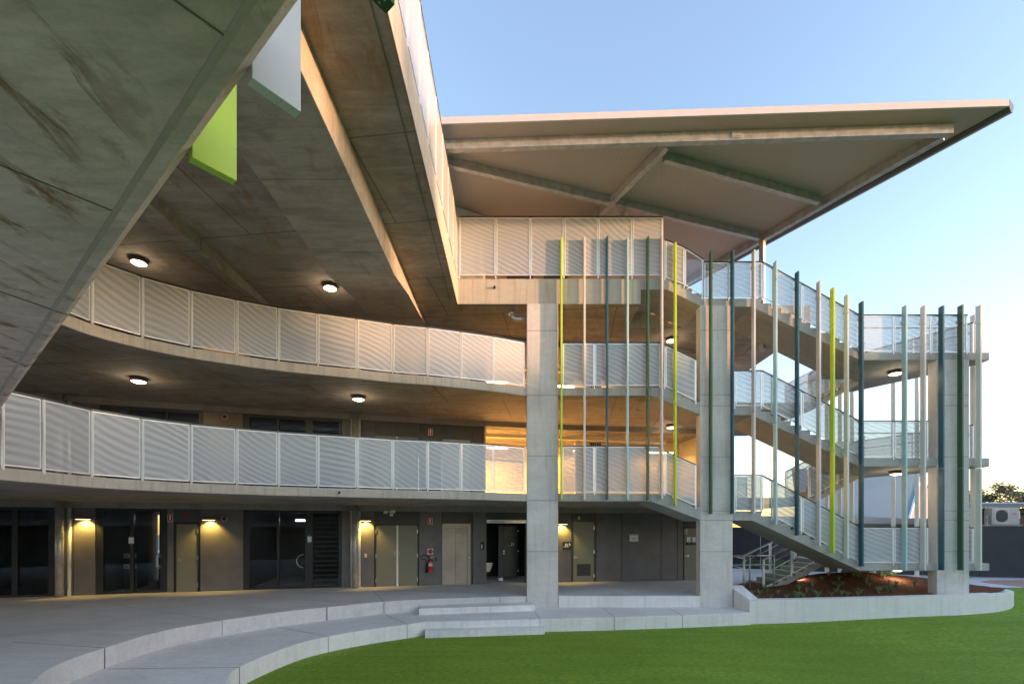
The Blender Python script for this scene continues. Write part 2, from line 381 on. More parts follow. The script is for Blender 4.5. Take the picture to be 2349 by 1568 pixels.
def wpt(x, y, out=0.0):
    p, d, n = wall(x); return Vector((p.x + n.x * out, p.y + n.y * out, wz(x, y)))

# ================================================================== THE SETTING
# ground beyond, one sheet to the horizon
g = MB(); n = 64
ring = [(600 * math.cos(2 * math.pi * k / n), 600 * math.sin(2 * math.pi * k / n), -.03) for k in range(n)]
g.add(ring, [tuple(range(n))]); struct(g.build('ground', concrete('far_ground', (.22, .23, .19), .3)))
# turf: level in the courtyard, rising to the path on the right
g = MB(); nx, ny = 70, 60
def sm(t): t = max(0, min(1, t)); return t * t * (3 - 2 * t)
def turf_z(x, y): return .19 * sm((x - 7.0) / 6) * sm((y - 9) / 5) + .49 * sm((y - 15.4) / 1.9) * sm((x - 15.0) / 2.0)
xs = [-9 + i * (60 / (nx - 1)) for i in range(nx)]; ys = [-16 + j * (33.4 / (ny - 1)) for j in range(ny)]
g.add([(x, y, turf_z(x, y)) for y in ys for x in xs], [(j * nx + i, j * nx + i + 1, (j + 1) * nx + i + 1, (j + 1) * nx + i) for j in range(ny - 1) for i in range(nx - 1)], 0, True)
struct(g.build('turf', M['turf']))
# upper terrace at the foot of the building
UP = [(70, 1568), (127, 1525), (240, 1484.5), (400, 1440), (625, 1405), (782.6, 1388), (880, 1378.6), (980, 1373), (1100, 1369)]
UPC = [(-3.0, 2.6), (-4.3, 3.6), (-5.4, 4.9)] + [onz(x, y, F) for x, y in UP] + [(.42, 14.93)]
UPC = spline(UPC, 5)
ter = UPC + [(.42, 15.03), (6.98, 15.03), (6.98, 16.2), (8.0, 18.6), (14.0, 19.3), (17, 18.2), (60, 17.2), (60, 60), (-40, 60), (-40, -3), (-3, -3)]
g = MB(); g.prism(ter, -.02, F, 0); struct(g.build('terrace', M['floor'], bevel=.012))
g = MB(); g.prism([(.42 + 1.03, 14.99), (5.86, 14.99), (5.86, 15.2), (1.45, 15.2)], S + .002, F - .003); struct(g.build('terrace_riser', M['kerb']))
# lower seating tier
LO = [(520, 1568), (548.5, 1529), (672.7, 1478.5), (753, 1458.5), (850, 1442), (934.4, 1431), (974, 1425)]
LOC = [(-2.4, 4.4), (-3.4, 5.6)] + [onz(x, y, S) for x, y in LO]
LOC = spline(LOC, 5) + [onz(1238, 1418.5, S), onz(1409, 1414.6, S), onz(1565, 1410, S), (6.9, 13.97)]
tier = LOC + [(6.9, 15.4), (.0, 15.4), (-3.4, 14.6), (-6.2, 12.9), (-8, 10), (-8, 6), (-6, 2), (-2.6, 2)]
g = MB(); g.prism(tier, -.02, S, 0); struct(g.build('seating_tier', M['kerb'], bevel=.012))
def steps(name, poly, z0, z1):
    g = MB(); g.prism(poly, z0, z1); struct(g.build(name, M['kerb'], bevel=.01))
steps('step', [(-2.62, 13.6), (.68, 14.36), (.62, 14.98), (-2.75, 14.6)], S - .01, .525)
steps('step', [(-2.2, 12.22), (.86, 12.68), (.84, 13.2), (-2.3, 12.75)], -.02, .175)
# saw-cut joints across terrace and tier
g = MB()
def cut(a, b, z, w=.008): g.bar((a[0], a[1], z + .0015), (b[0], b[1], z + .0015), w, .004)
for (xa, ya), (xb, yb) in (((240, 1484.5), (30, 1471)), ((880, 1378.6), (853, 1350))):
    a = onz(xa, ya, F); b = onz(xb, yb, F); cut(a, b, F); g.bar((a[0] + .012, a[1] - .012, S), (a[0] + .012, a[1] - .012, F), .007, .012)
for (xa, ya), (xb, yb) in (((548.5, 1529), (247, 1533)), ((752.5, 1458.5), (632, 1436)), ((1101 - .5, 1340), (1101, 1340)), ((934, 1431), (882, 1408)), ((1238, 1418.5), (1222, 1397)), ((1409, 1414.6), (1383, 1393)), ((1565, 1410), (1532, 1393))):
    if ya < 1345: continue
    a = onz(xa, ya, S); b = onz(xb, yb, S); cut(a, b, S)
    d = Vector((a[0] - b[0], a[1] - b[1])).normalized() * .004
    g.bar((a[0] + d.x, a[1] + d.y, 0), (a[0] + d.x, a[1] + d.y, S), .007, .012)
struct(g.build('paving_joint', M['joint']))
# path and pavers outside
g = MB(); g.prism([(16.4, 17.35), (60, 16.9), (60, 21), (26, 21.5), (13.5, 26), (8, 27), (8, 19.4), (13, 20.2), (15.5, 19)], F - .02, F + .004)
struct(g.build('path', M['path']))
g = MB(); g.prism([onz(2246, 1334, F), onz(2270, 1330, F), (40, 19.6), (40, 17.4), onz(2400, 1352, F)], F, F + .012)
struct(g.build('brick_paving', M['pavers']))

# ================================================================== SCHOOL BUILDING
bld = thing('school_building', 'concrete school block with curved open walkways around the courtyard', 'building', (0, 18, 0))
def deck(z0, z1, poly):
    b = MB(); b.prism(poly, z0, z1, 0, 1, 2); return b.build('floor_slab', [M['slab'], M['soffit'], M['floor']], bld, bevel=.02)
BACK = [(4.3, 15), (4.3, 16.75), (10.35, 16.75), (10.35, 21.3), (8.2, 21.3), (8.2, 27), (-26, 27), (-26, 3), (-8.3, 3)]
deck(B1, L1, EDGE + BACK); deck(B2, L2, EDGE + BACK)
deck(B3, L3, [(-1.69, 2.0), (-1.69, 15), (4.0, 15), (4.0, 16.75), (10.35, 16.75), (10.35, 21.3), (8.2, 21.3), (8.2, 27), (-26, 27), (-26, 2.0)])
# drip strip under the level-three edge
b = MB(); b.box(-1.90, -1.88, 2.2, 14.8, B3 - .012, B3 + .005); b.box(-1.70, -1.688, 2.0, 15.0, B3 - .02, B3 + .02); b.build('drip_groove', M['groove'], bld)
# deep beams under level three
b = MB()
y0, y1, y2 = 2.2, 12.1, 16.7
def tbeam(b, xa, xb, za, pts, zt, mi=0):
    vs = []; 
    for y, z in pts: vs += [(xa, y, z), (xb, y, z), (xb, y, zt), (xa, y, zt)]
    fs = [(0, 1, 2, 3)]; k = len(pts)
    for i in range(k - 1):
        o = 4 * i
        for a_, b_ in ((0, 1), (1, 2), (2, 3), (3, 0)): fs.append((o + a_, o + 4 + a_, o + 4 + b_, o + b_))
    o = 4 * (k - 1); fs.append((o + 3, o + 2, o + 1, o))
    b.add(vs, fs, mi)
tbeam(b, -4.6, -2.93, 0, [(2.2, 9.08), (12.1, 9.09), (13.7, 9.40), (16.7, 9.71)], B3 + .01)
b.build('beam', M['soffit_pale'], bld, bevel=.012, label='wide pale concrete beam under the top walkway, its right side lit by low sun')
b = MB(); tbeam(b, -7.95, -7.5, 0, [(2.2, 9.46), (13.4, 9.46), (15.2, 9.60), (16.7, 9.72)], B3 + .01); b.build('beam', M['soffit'], bld, bevel=.01)
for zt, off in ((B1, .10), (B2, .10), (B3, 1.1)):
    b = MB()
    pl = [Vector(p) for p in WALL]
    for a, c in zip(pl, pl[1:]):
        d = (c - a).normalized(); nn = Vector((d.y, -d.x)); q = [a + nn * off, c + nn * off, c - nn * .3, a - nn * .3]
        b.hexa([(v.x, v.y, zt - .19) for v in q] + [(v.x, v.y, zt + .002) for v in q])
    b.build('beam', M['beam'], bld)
for xa, xb, zb, zt in ((.46, 1.43, S - .02, B3 + .01),):
    b = MB(); b.box(xa, xb, 14.985, 15.33, zb, zt); col1 = b.build('column', M['column'], bld, bevel=.015, label='left wide concrete blade column rising from the seating tier')
    for yy in (758, 906, 1045, 1147, 1264):
        j = MB(); z = RZ(yy, 14.98); j.box(xa + .01, xb - .01, 14.981, 14.99, z - .007, z + .007); j.build('column_joint', M['groove'], col1)
# round steel columns with downpipes
for x, xp, lv in ((149.5, (164,), ((F, B1), (L1, B2))), (816, (807.5, 824.5), ((F, B1), (L1, B2), (L2, B3)))):
    for z0, z1 in lv:
        p, d, n_ = wall(x); q = p + n_ * .32
        b = MB(); b.tube([(q.x, q.y, z0), (q.x, q.y, z1)], .105, 20); b.build('round_column', M['galv'], bld)
        b = MB()
        for xx in xp:
            p2, d2, n2 = wall(xx); q2 = p2 + n2 * .13; b.tube([(q2.x, q2.y, z0), (q2.x, q2.y, z1 - .18)], .05, 12)
        b.build('downpipe', M['alu'], bld)

# ---- rear wall, ground floor: (x1, x2, kind)
GT = B1 - .19                 # top of wall opening
def ground_wall():
    segs = [(-300, 28 - 40, 'clad'), (126.7, 168, 'clad'), (168, 219, 'clad'), (383, 399, 'clad'), (459, 558.5, 'clad'), (782.5, 824, 'clad'), (824, 858.5, 'clad'),
            (960.5, 1013.5, 'clad'), (1084, 1116, 'clad'), (1207, 1310.5, 'clad'), (1366.5, 1426, 'clad'), (1426, 1516, 'clad'), (1516, 1553, 'clad'), (1553, 1567, 'clad')]
    for a, c, k in segs:
        b = MB(); wbox(b, a + .6, c - .6, F + .015, GT - .005, -.06, 0); b.build('wall_panel', M[k], bld)
    for a, c, y in ((399, 459, 1199), (860, 909.3, 1201), (909.3, 959.6, 1201), (1013.5, 1084, 1198.5), (1116, 1206, 1190), (1310.5, 1366.5, 1195), (1567, 1615, 1209)):
        b = MB(); wbox(b, a + .6, c - .6, wz((a + c) / 2, y), GT - .005, -.06, 0); b.build('wall_panel', M['clad_dark'], bld)
    pl = [Vector(p) for p in WALL]     # structural wall behind the cladding, open behind glazing and toilets
    for a, c in ((-12, 218), (383, 558), (783, 1115), (1207, 1615)):
        b = MB(); xs_ = [a, c] if c - a < 200 else [a + (c - a) * i / 4 for i in range(5)]
        for u, v in zip(xs_, xs_[1:]):
            if a == -12 and u < 126: continue
            wbox(b, u, v, F, GT + .1, -.30, -.065)
        b.build('wall', M['clad_dark'], bld)
ground_wall()
def glazing(x0, x1, mull, level_z0, top, label=None, transom=None, louvre=None, fr='frame', warm=False):
    """aluminium framed glazing between two sight lines; mull = list of (xa, xb) uprights"""
    b = MB(); ft = .06
    w = wall
    wbox(b, x0, x1, top - .10, top, -.14, -.02); wbox(b, x0, x1, level_z0, level_z0 + .07, -.14, -.02)
    for a, c in mull: wbox(b, a, c, level_z0 + .07, top - .10, -.13, -.015)
    fr_ = b.build('window_frame', M[fr], bld, label=label)
    for (a, c), (a2, c2) in zip(mull, mull[1:]):
        if louvre and abs(c - louvre[0]) < 3:
            l = MB(); k = int((top - .1 - level_z0 - .07) / .17)
            for i in range(k):
                z = level_z0 + .12 + i * .17
                p1 = wall(c)[0]; p2 = wall(a2)[0]; dn = wall(c)[2]
                q1 = p1 - dn * .10; q2 = p2 - dn * .10; r1 = p1 - dn * .05; r2 = p2 - dn * .05
                l.add([(q1.x, q1.y, z + .13), (q2.x, q2.y, z + .13), (r2.x, r2.y, z), (r1.x, r1.y, z)], [(0, 1, 2, 3)])
                l.add([(r1.x, r1.y, z - .012), (r2.x, r2.y, z - .012), (r2.x, r2.y, z + .004), (r1.x, r1.y, z + .004)], [(0, 1, 2, 3)], 1)
            l.build('louvre_blades', [M['glass'], M['frame_grey']], fr_)
        else:
            l = MB(); p1 = wall(c)[0] - wall(c)[2] * .07; p2 = wall(a2)[0] - wall(a2)[2] * .07
            l.add([(p1.x, p1.y, level_z0 + .07), (p2.x, p2.y, level_z0 + .07), (p2.x, p2.y, top - .1), (p1.x, p1.y, top - .1)], [(0, 1, 2, 3)])
            l.build('pane', M['glass'], fr_)
    return fr_
gA = glazing(-160, 126, [(-160, -150), (-70, -60), (26, 39), (110, 126)], F, GT, fr='frame')
gB = glazing(219.5, 382.5, [(219.5, 236), (297.5, 306), (367.5, 382.5)], F, GT)
gD = glazing(559, 782, [(559, 572), (634.5, 640), (699.5, 717), (776.5, 782)], F, GT, louvre=(717,))
for fr_, x, k in ((gB, 371, 'c'), (gD, 697, 'r')):
    b = MB(); z0 = wz(x, 1298); z1 = wz(x, 1273); zc = (z0 + z1) / 2
    p = wpt(x, 1285, .06); q = wpt(x, 1285, 0)
    if k == 'c':
        dd = wall(x)[1]; off = Vector((dd.x, dd.y, 0)) * .12
        P0 = p - off; b.tube([(q.x, q.y, z1), (P0.x, P0.y, z1), (P0.x, P0.y, z0), (q.x, q.y, z0)], .016, 8)
    else:
        dd = wall(x)[1]; rr = (z1 - z0) * .6
        b.tube([(p.x - dd.x * rr * math.cos(t), p.y - dd.y * rr * math.cos(t), zc + rr * math.sin(t)) for t in [math.pi * (-.5 + i / 12) for i in range(13)]], .016, 8)
    b.build('handle', M['steel'], fr_)
# rooms behind the glass
b = MB(); 
for x0, x1 in ((-160, 218), (219, 558), (559, 783)):
    wbox(b, x0, x1, F, B1, -5.2, -5.0)
    for xx in (x0, x1):
        p, d, n_ = wall(xx); b.hexa([(p.x - n_.x * a - d.x * c, p.y - n_.y * a - d.y * c, z) for z in (F, B1) for a, c in ((.3, .05), (.3, -.05), (5.2, -.05), (5.2, .05))])
b.build('interior_wall', M['clad'], bld)
b = MB(); wbox(b, 1060, 1330, F, B1, -3.2, -3.0)
b.build('interior_wall', M['black'], bld)
# benches with drawer fronts inside the class rooms
def cupboard(x0, x1, lab):
    p = wall((x0 + x1) / 2)[0]; t = thing('storage_unit', lab, 'cupboard', (p.x, p.y + 1.5, F), 'storage units behind the glass')
    b = MB(); wbox(b, x0, x1, F, wz(x0, 1272), -2.6, -1.55); b.build('carcass', M['clad_dark'], t)
    for ya, yb in ((1273, 1284), (1300, 1311)):
        b = MB(); wbox(b, x0 + 1, x1 - 1, wz(x0, yb), wz(x0, ya), -1.545, -1.50); dr = b.build('drawer_front', M['white'], t)
        b = MB(); k = 3 if x1 - x0 > 40 else 2
        for i in range(k):
            xx = x0 + (x1 - x0) * (i + .5) / k; wbox(b, xx - 3, xx + 3, wz(xx, (ya + yb) / 2 + 1.5), wz(xx, (ya + yb) / 2 - 1), -1.495, -1.47)
        b.build('handle', M['black'], dr)
cupboard(60, 112, 'low storage unit with white drawer fronts behind the far left glass pane')
cupboard(236, 268, 'short storage unit with two-handle drawers behind the left pane of the first glass door')
cupboard(317, 366, 'storage unit with three-handle drawers behind the door beside the pull handle')
for x, y, nm in ((353, 1160, 'second'), (667, 1164, 'third')):
    p = wall(x)[0]; t = thing('strip_light', 'cool white strip light glowing inside behind the %s glass opening from left' % nm, 'strip light', (p.x, p.y + 2, 3.2), 'strip lights inside')
    b = MB(); wbox(b, x - 14, x + 14, 3.10, 3.16, -2.2, -2.05); b.build('tube', M['cooltube'], t)
    b = MB(); wbox(b, x - 15, x + 15, 3.17, 3.24, -2.25, -2.0); b.build('housing', M['white'], t)

# ---- doors
def handle_at(x, y, parent, w=.03, h=.10, m='steel'):
    b = MB(); p, d, n_ = wall(x); z = wz(x, y); dd = Vector((d.x, d.y, 0)); nn = Vector((n_.x, n_.y, 0)); o = Vector((p.x, p.y, z))
    b.bar(o + nn * .0, o + nn * .05, .03, .03); b.bar(o + nn * .05 - dd * .01, o + nn * .05 + dd * (w + .05), .02, .02); b.bar(o + nn * .008 - Vector((0, 0, h / 2)), o + nn * .008 + Vector((0, 0, h / 2)), .03, .012)
    b.build('handle', M[m], parent)
def door(x0, x1, ytop, lab=None, m='door', fx=3.5, z0=F, hinge=None, hx=None):
    zt = wz((x0 + x1) / 2, ytop); b = MB()
    wbox(b, x0 - fx, x0, z0, zt + .06, -.08, .012); wbox(b, x1, x1 + fx, z0, zt + .06, -.08, .012); wbox(b, x0 - fx + .01, x1 + fx - .01, zt, zt + .062, -.08, .010)
    f = b.build('door_frame', M['frame'], bld)
    b = MB(); wbox(b, x0 + .4, x1 - .4, z0 + .01, zt - .006, -.05, -.005); d = b.build('door', M[m], bld, label=lab)
    if hinge:
        b = MB()
        for fr in (.1, .5, .9):
            z = z0 + (zt - z0) * fr; wbox(b, hinge - 1.2, hinge + 1.2, z - .07, z + .07, -.01, .02)
        b.build('hinge', M['steel'], d)
    return d
dC = door(404, 453, 1201, 'narrow olive door between the two wall lamps', hinge=453); handle_at(411, 1283, dC, .0, .05)
dE = door(861.5, 909, 1204, 'left leaf of the olive double door', fx=.9, hinge=862); dF = door(913.5, 957.5, 1204, 'right leaf of the olive double door', fx=.9, hinge=957)
b = MB(); wbox(b, 909, 913.4, F, wz(911, 1204), -.05, .02); b.build('door_strip', M['white'], bld)
for dd_, x in ((dE, 905.5), (dF, 916)):
    b = MB(); a = wpt(x, 1276, .05); c = wpt(x, 1264, .05); b.tube([wpt(x, 1276, 0), a, c, wpt(x, 1264, 0)], .014, 8); b.build('handle', M['steel'], dd_)
dG = door(1314, 1362, 1196, 'olive door with a black vent grille near its foot', hinge=1362); handle_at(1317, 1277, dG, .06, .14)
b = MB(); wbox(b, 1323, 1354, wz(1338, 1319.5), wz(1338, 1292.5), -.004, .006); gr = b.build('vent_grille', M['black'], dG)
b = MB()
for i in range(9): z = wz(1338, 1318.5 - i * 2.9); wbox(b, 1324, 1353, z - .012, z + .012, .008, .016)
b.build('grille_slats', M['frame'], gr)
dH = door(1569, 1604, 1210.5, 'olive door by the second column with a sign strip', fx=2); handle_at(1571, 1274, dH, .0, .06)
b = MB(); wbox(b, 1576, 1580, wz(1578, 1276), wz(1578, 1271), -.004, .01); b.build('lock_plate', M['white'], dH)
b = MB(); wbox(b, 1572, 1602, wz(1590, 1249), wz(1590, 1243), 0.0, .012); sg = b.build('door_sign', M['black'], dH)
# lift
b = MB(); wbox(b, 1014, 1018, F, wz(1040, 1200), -.06, .01); wbox(b, 1072, 1079, F, wz(1040, 1200), -.06, .01); wbox(b, 1018, 1072, wz(1040, 1211), wz(1040, 1200), -.06, .008)
lf = b.build('lift_frame', M['lift'], bld)
for a, c in ((1018, 1044.6), (1045.2, 1071.6)):
    b = MB(); wbox(b, a, c, F, wz(1040, 1211.5), -.06, -.03); b.build('lift_door', M['lift'], lf)
b = MB(); wbox(b, 1079, 1083.6, F, wz(1080, 1199), -.06, -.02); b.build('reveal', M['clad_dark'], bld)
b = MB(); wbox(b, 1074.6, 1077.6, wz(1076, 1279), wz(1076, 1275.8), .01, .02); wbox(b, 1074.6, 1077.6, wz(1076, 1275), wz(1076, 1272), .01, .02, 1); b.build('call_button', [M['white'], M['red']], lf)
# toilet opening with cubicle doors
b = MB(); wbox(b, 1116, 1206.9, wz(1160, 1199), wz(1160, 1191), -.12, .01); hd = b.build('shutter_box', M['alu'], bld)
b = MB(); wbox(b, 1124, 1206, wz(1160, 1197.5), wz(1160, 1194.5), .012, .03); b.build('shutter_rail', M['steel'], hd)
b = MB(); wbox(b, 1155.5, 1166, F + .12, wz(1160, 1203), -1.2, -1.1); cub = b.build('partition', paint('teal_laminate', (.03, .055, .065), .4), bld)
b = MB(); wbox(b, 1155.5, 1166, F, F + .11, -1.2, -1.1); b.build('partition_foot', M['alu'], cub)
b = MB(); wbox(b, 1167, 1204, F + .15, wz(1160, 1204), -1.2, -1.14); cd = b.build('cubicle_door', paint('ink_laminate', (.02, .03, .04), .4), bld)
b = MB()
for x, y in ((1168.5, 1265), (1168.3, 1271), (1203, 1216.5), (1203, 1265), (1203, 1313)): wbox(b, x - 1.6, x + 1.6, wz(x, y + 2), wz(x, y - 2), -1.135, -1.10)
b.build('cubicle_fittings', M['alu'], cd)
b = MB(); wbox(b, 1116.5, 1118.5, F, wz(1160, 1203), -.5, -.3); b.build('partition', M['clad_dark'], bld)
def sign_wc(x0, x1, y0, y1, lab, figs, wheel=False, out=.004, bar=True):
    p = wpt((x0 + x1) / 2, (y0 + y1) / 2, out); t = thing('toilet_sign', lab, 'sign', tuple(p), 'black toilet signs')
    b = MB(); wbox(b, x0, x1, wz(x0, y1), wz(x0, y0), out, out + .012); b.build('sign_plate', M['black'], t)
    b = MB(); h = y1 - y0
    for fx in figs:
        xx = x0 + (x1 - x0) * fx; wd = 1.4
        yt = y0 + h * (.18 if bar else .32); wbox(b, xx - wd * .35, xx + wd * .35, wz(xx, yt + 1.6), wz(xx, yt), out + .013, out + .017)
        wbox(b, xx - wd, xx + wd, wz(xx, yt + 5), wz(xx, yt + 2), out + .013, out + .017); wbox(b, xx - wd * .5, xx + wd * .5, wz(xx, yt + 8), wz(xx, yt + 5), out + .013, out + .017)
    yl = y0 + h * (.62 if bar else .78)
    wbox(b, x0 + 1, x0 + (x1 - x0) * (.75 if bar else .6), wz(x0, yl + 1.1), wz(x0, yl), out + .013, out + .015)
    b.build('pictogram', M['white'], t)
    if wheel:
        b = MB(); xx = x0 + (x1 - x0) * .82; wbox(b, xx - 3.2, xx + 3.2, wz(xx, y0 + 10.5), wz(xx, y0 + 2.5), out + .013, out + .015); bp = b.build('blue_square', M['blue'], t)
        b = MB(); c0 = wpt(xx - .2, y0 + 7.6, out + .02); d = wall(xx)[1]
        b.tube([(c0.x + d.x * .032 * math.cos(a), c0.y + d.y * .032 * math.cos(a), c0.z + .032 * math.sin(a)) for a in [i * math.pi / 6 for i in range(9, 20)]], .008, 6)
        b.tube([(c0.x - d.x * .01, c0.y - d.y * .01, c0.z + .075), (c0.x, c0.y, c0.z + .02), (c0.x + d.x * .03, c0.y + d.y * .03, c0.z + .01), (c0.x + d.x * .045, c0.y + d.y * .045, c0.z - .03)], .009, 6)
        b.build('wheelchair_mark', M['white'], bp)
sign_wc(1101.5, 1110, 1241.5, 1260, 'narrow black toilet sign with one figure between lift and toilets', (.35,), bar=False)
sign_wc(1290, 1309, 1241.5, 1259.5, 'black toilet sign with blue wheelchair square beside the vented olive door', (.34, .52), True)
sign_wc(1176, 1193.5, 1241.5, 1258, 'black toilet sign with two figures on the dark cubicle door', (.66, .86), out=-1.13)
# basin
p = wpt(1119, 1300, -.1); t = thing('wash_basin', 'stainless wash basin poking past the wall at the toilet opening', 'basin', (p.x, p.y, F))
b = MB(); q = [wpt(1114, 1292, -.1), wpt(1130.5, 1292, -.1), wpt(1124, 1311, -.1), wpt(1114, 1311, -.1)]
nn = Vector((wall(1120)[2].x, wall(1120)[2].y, 0)) * .35
b.add([v for v in q] + [v - nn for v in q], [(0, 1, 2, 3), (7, 6, 5, 4), (1, 5, 6, 2), (2, 6, 7, 3), (3, 7, 4, 0)]); b.build('bowl', M['steel'], t)
b = MB(); b.bar(q[0], q[1], .03, .02); b.bar(q[1], q[1] - nn, .03, .02); b.bar(q[0] - nn, q[1] - nn, .03, .02); b.build('rim', M['alu'], t)

# ---- level one rear wall
T2 = B2 - .19
def upper_wall(z0, top, lvl):
    for a, c, k in ((-160, 227, 'clad'), (465.6, 557, 'clad_warm'), (783, 809, 'clad'), (824, 858.6, 'clad_dark'), (858.6, 910, 'clad_dark'), (910, 960, 'clad_dark'), (960, 1013.4, 'clad_dark'), (1013.4, 1084, 'clad_dark'), (1084, 1111, 'clad_dark')):
        n_ = 3 if a < 0 else 1
        for i in range(n_):
            b = MB(); wbox(b, a + (c - a) * i / n_ + .5, a + (c - a) * (i + 1) / n_ - .5, z0 + .01, top, -.06, 0); b.build('wall_panel', M[k], bld)
    b = MB(); wbox(b, 167, 227, z0 + .01, top, .002, .02); b.build('wall_panel', M['clad_warm'], bld)
    glazing(227, 465, [(227, 240), (290, 296), (380, 385), (456, 465)], z0, top, louvre=(240,), fr='frame_grey')
    glazing(557, 782, [(557, 572), (635, 640), (700, 717), (776.5, 782)], z0, top, louvre=(717,), fr='frame_grey')
    b = MB(); wbox(b, 120, 520, z0, top, -2.6, -2.5); wbox(b, 520.1, 900, z0, top, -2.6, -2.5); b.build('interior_wall', M['clad_dark'], bld)
    for i in range(1, 5):
        b = MB()
    b = MB(); wbox(b, 861, 909, z0, z0 + 2.3, .004, .03); wbox(b, 912, 958, z0, z0 + 2.3, .004, .03); b.build('door', M['door'], bld)
    b = MB(); wbox(b, 909, 912, z0, z0 + 2.3, .004, .04); b.build('door_strip', M['white'], bld)
    b = MB(); wbox(b, 1015, 1078, z0, z0 + 2.28, .004, .02); b.build('lift_door', M['lift'], bld)
upper_wall(L1, T2, 1); upper_wall(L2, B3 - .19, 2)
# open lobby on levels one and two, behind and right of the left column
def lobby(z0, z1, e):
    b = MB()
    wbox(b, 1060, 1290, z0, z1, -4.1, -4.0); wbox(b, 1290, 1640, z0, z1, -3.1, -3.0)
    for xx, aa in ((1111, 4.0), (1640, 3.0)):
        p, d, n_ = wall(xx); b.hexa([(p.x - n_.x * a - d.x * c, p.y - n_.y * a - d.y * c, z) for z in (z0, z1) for a, c in ((0, .05), (0, -.05), (aa, -.05), (aa, .05))])
    lw = b.build('interior_wall', M['cream'], bld)
    b = MB(); wbox(b, 1112, 1560, z1 - .34, z1 - .19, -1.4, -1.2); wbox(b, 1112, 1560, z1 - .5, z1 - .36, -2.6, -2.4); b.build('beam', M['cream'], bld)
    b = MB(); x = 1394; wbox(b, 1345, 1420, z0, z1 - .25, -1.9, -1.7); b.build('interior_wall', M['cream'], bld)
    b = MB(); wbox(b, 1381, 1408, z0 + 1.0, RZ(997, wall(x)[0].y) - L1 + z0 - .02, -1.69, -1.66); gb = b.build('glass_block_window', M['black'], bld)
    b = MB()
    zt = RZ(997, wall(x)[0].y) - L1 + z0 - .02
    for i in range(6): xx = 1381 + 27 * i / 5; wbox(b, xx - .4, xx + .4, z0 + 1.0, zt, -1.655, -1.63)
    for i in range(10): z = z0 + 1.0 + (zt - z0 - 1) * i / 9; wbox(b, 1381, 1408, z - .006, z + .006, -1.628, -1.62)
    b.build('mullions', M['cream'], gb)
lobby(L1, B2, 1); lobby(L2, B3, 2)
def tube_light(x, y, z, out, lab, w=22, e=0, col=(1, .5, .12)):
    p = wpt(x, y, out); t = thing('tube_light', lab, 'tube light', (p.x, p.y, z), 'warm tube lights in the lobbies')
    b = MB(); wbox(b, x - w, x + w, z, z + .04, out, out + .1); b.build('tube', M['tube'], t)
    b = MB(); wbox(b, x - w - 1, x + w + 1, z + .045, z + .10, out - .03, out + .13); b.build('housing', M['white'], t)
    if e:
        l = bpy.data.lights.new('lobby_lamp', 'AREA'); l.energy = e; l.size = 1.6; l.size_y = .4; l.shape = 'RECTANGLE'; l.color = col
        o = bpy.data.objects.new('lobby_lamp', l); C.objects.link(o); o.parent = t; o.location = (0, 0, -.05); o['label'] = 'warm light of the tube'
tube_light(1165, 1003, B2 - .62, -2.3, 'added tube light imitating sun glow in the lobby left of the left column, first floor', 26, 75)  # added lamp standing in for sunlight on the lobby walls
tube_light(1360, 1003, B2 - .62, -2.3, 'short warm tube light in the lobby right of the left column, first floor', 11, 7)
tube_light(1165, 1003, B3 - .62, -2.3, 'added tube light imitating sun glow in the lobby left of the left column, second floor', 26, 26)  # added lamp for the sunlit patch behind the second floor mesh
tube_light(1360, 803, B3 - .62, -2.3, 'added tube light imitating a sunlit band right of the left column, second floor', 60, 16)  # added lamp in place of the sunlit band beside the column
tube_light(1570, 1003, B2 - .62, -2.3, 'warm tube light at the lobby end beside the second column', 30, 6)

# ---- level three rooms under the roof
b = MB(); b.hexa([(x, y, z) for z in (L3, 12.86) for x, y in ((-1.9, 15.08), (-.92, 15.58), (-1.02, 15.78), (-2.0, 15.28))]); b.build('wall', M['cream'], bld)
for q in ((-1.2, 3.4, 18.4, 18.7), (-1.2, -1.0, 15.9, 18.395), (3.405, 8.0, 21.5, 21.8)): b = MB(); b.box(*q, L3, 12.86); b.build('wall', M['cream'], bld)
for q in ((1.2, 2.1), (-.2, .8)): b = MB(); b.box(*q, 18.34, 18.395, L3, 12.6); b.build('door', M['clad'], bld)
b = MB(); b.box(-22, -3.5, 17, 24, L3, 12.86); b.build('wall', M['clad'], bld)

# spouts on the slab edges
for x, y, z in ((261, 777, 0), (775, 863, 0), (1005, 886, 0), (778, 1129, 1), (1007, 1136, 1)):
    zz = (B2 + .12) if not z else (B1 + .12)
    p = onz(x, y, zz); b = MB(); d = Vector((-p[0], -p[1], 0)).normalized()
    b.tube([Vector((p[0], p[1], zz)) - d * .12, Vector((p[0], p[1], zz)) + d * .07], .035, 12); b.build('drain_spout', M['black'], bld)
b = MB(); b.tube([(RX(1134, 15), 15.02, RZ(660, 15)), (RX(1134, 15), 14.93, RZ(660, 15))], .035, 12); b.build('drain_spout', M['black'], bld)
b = MB(); b.tube([(.02, 15.4, 9.7), (.02, 15.4, 9.5), (.1, 15.35, 9.42), (.5, 15.35, 9.42)], .07, 12); b.tube([(-.02, 15.4, 9.66), (-.02, 15.4, 9.58)], .10, 12); b.build('drain_pipe', M['galv'], bld)

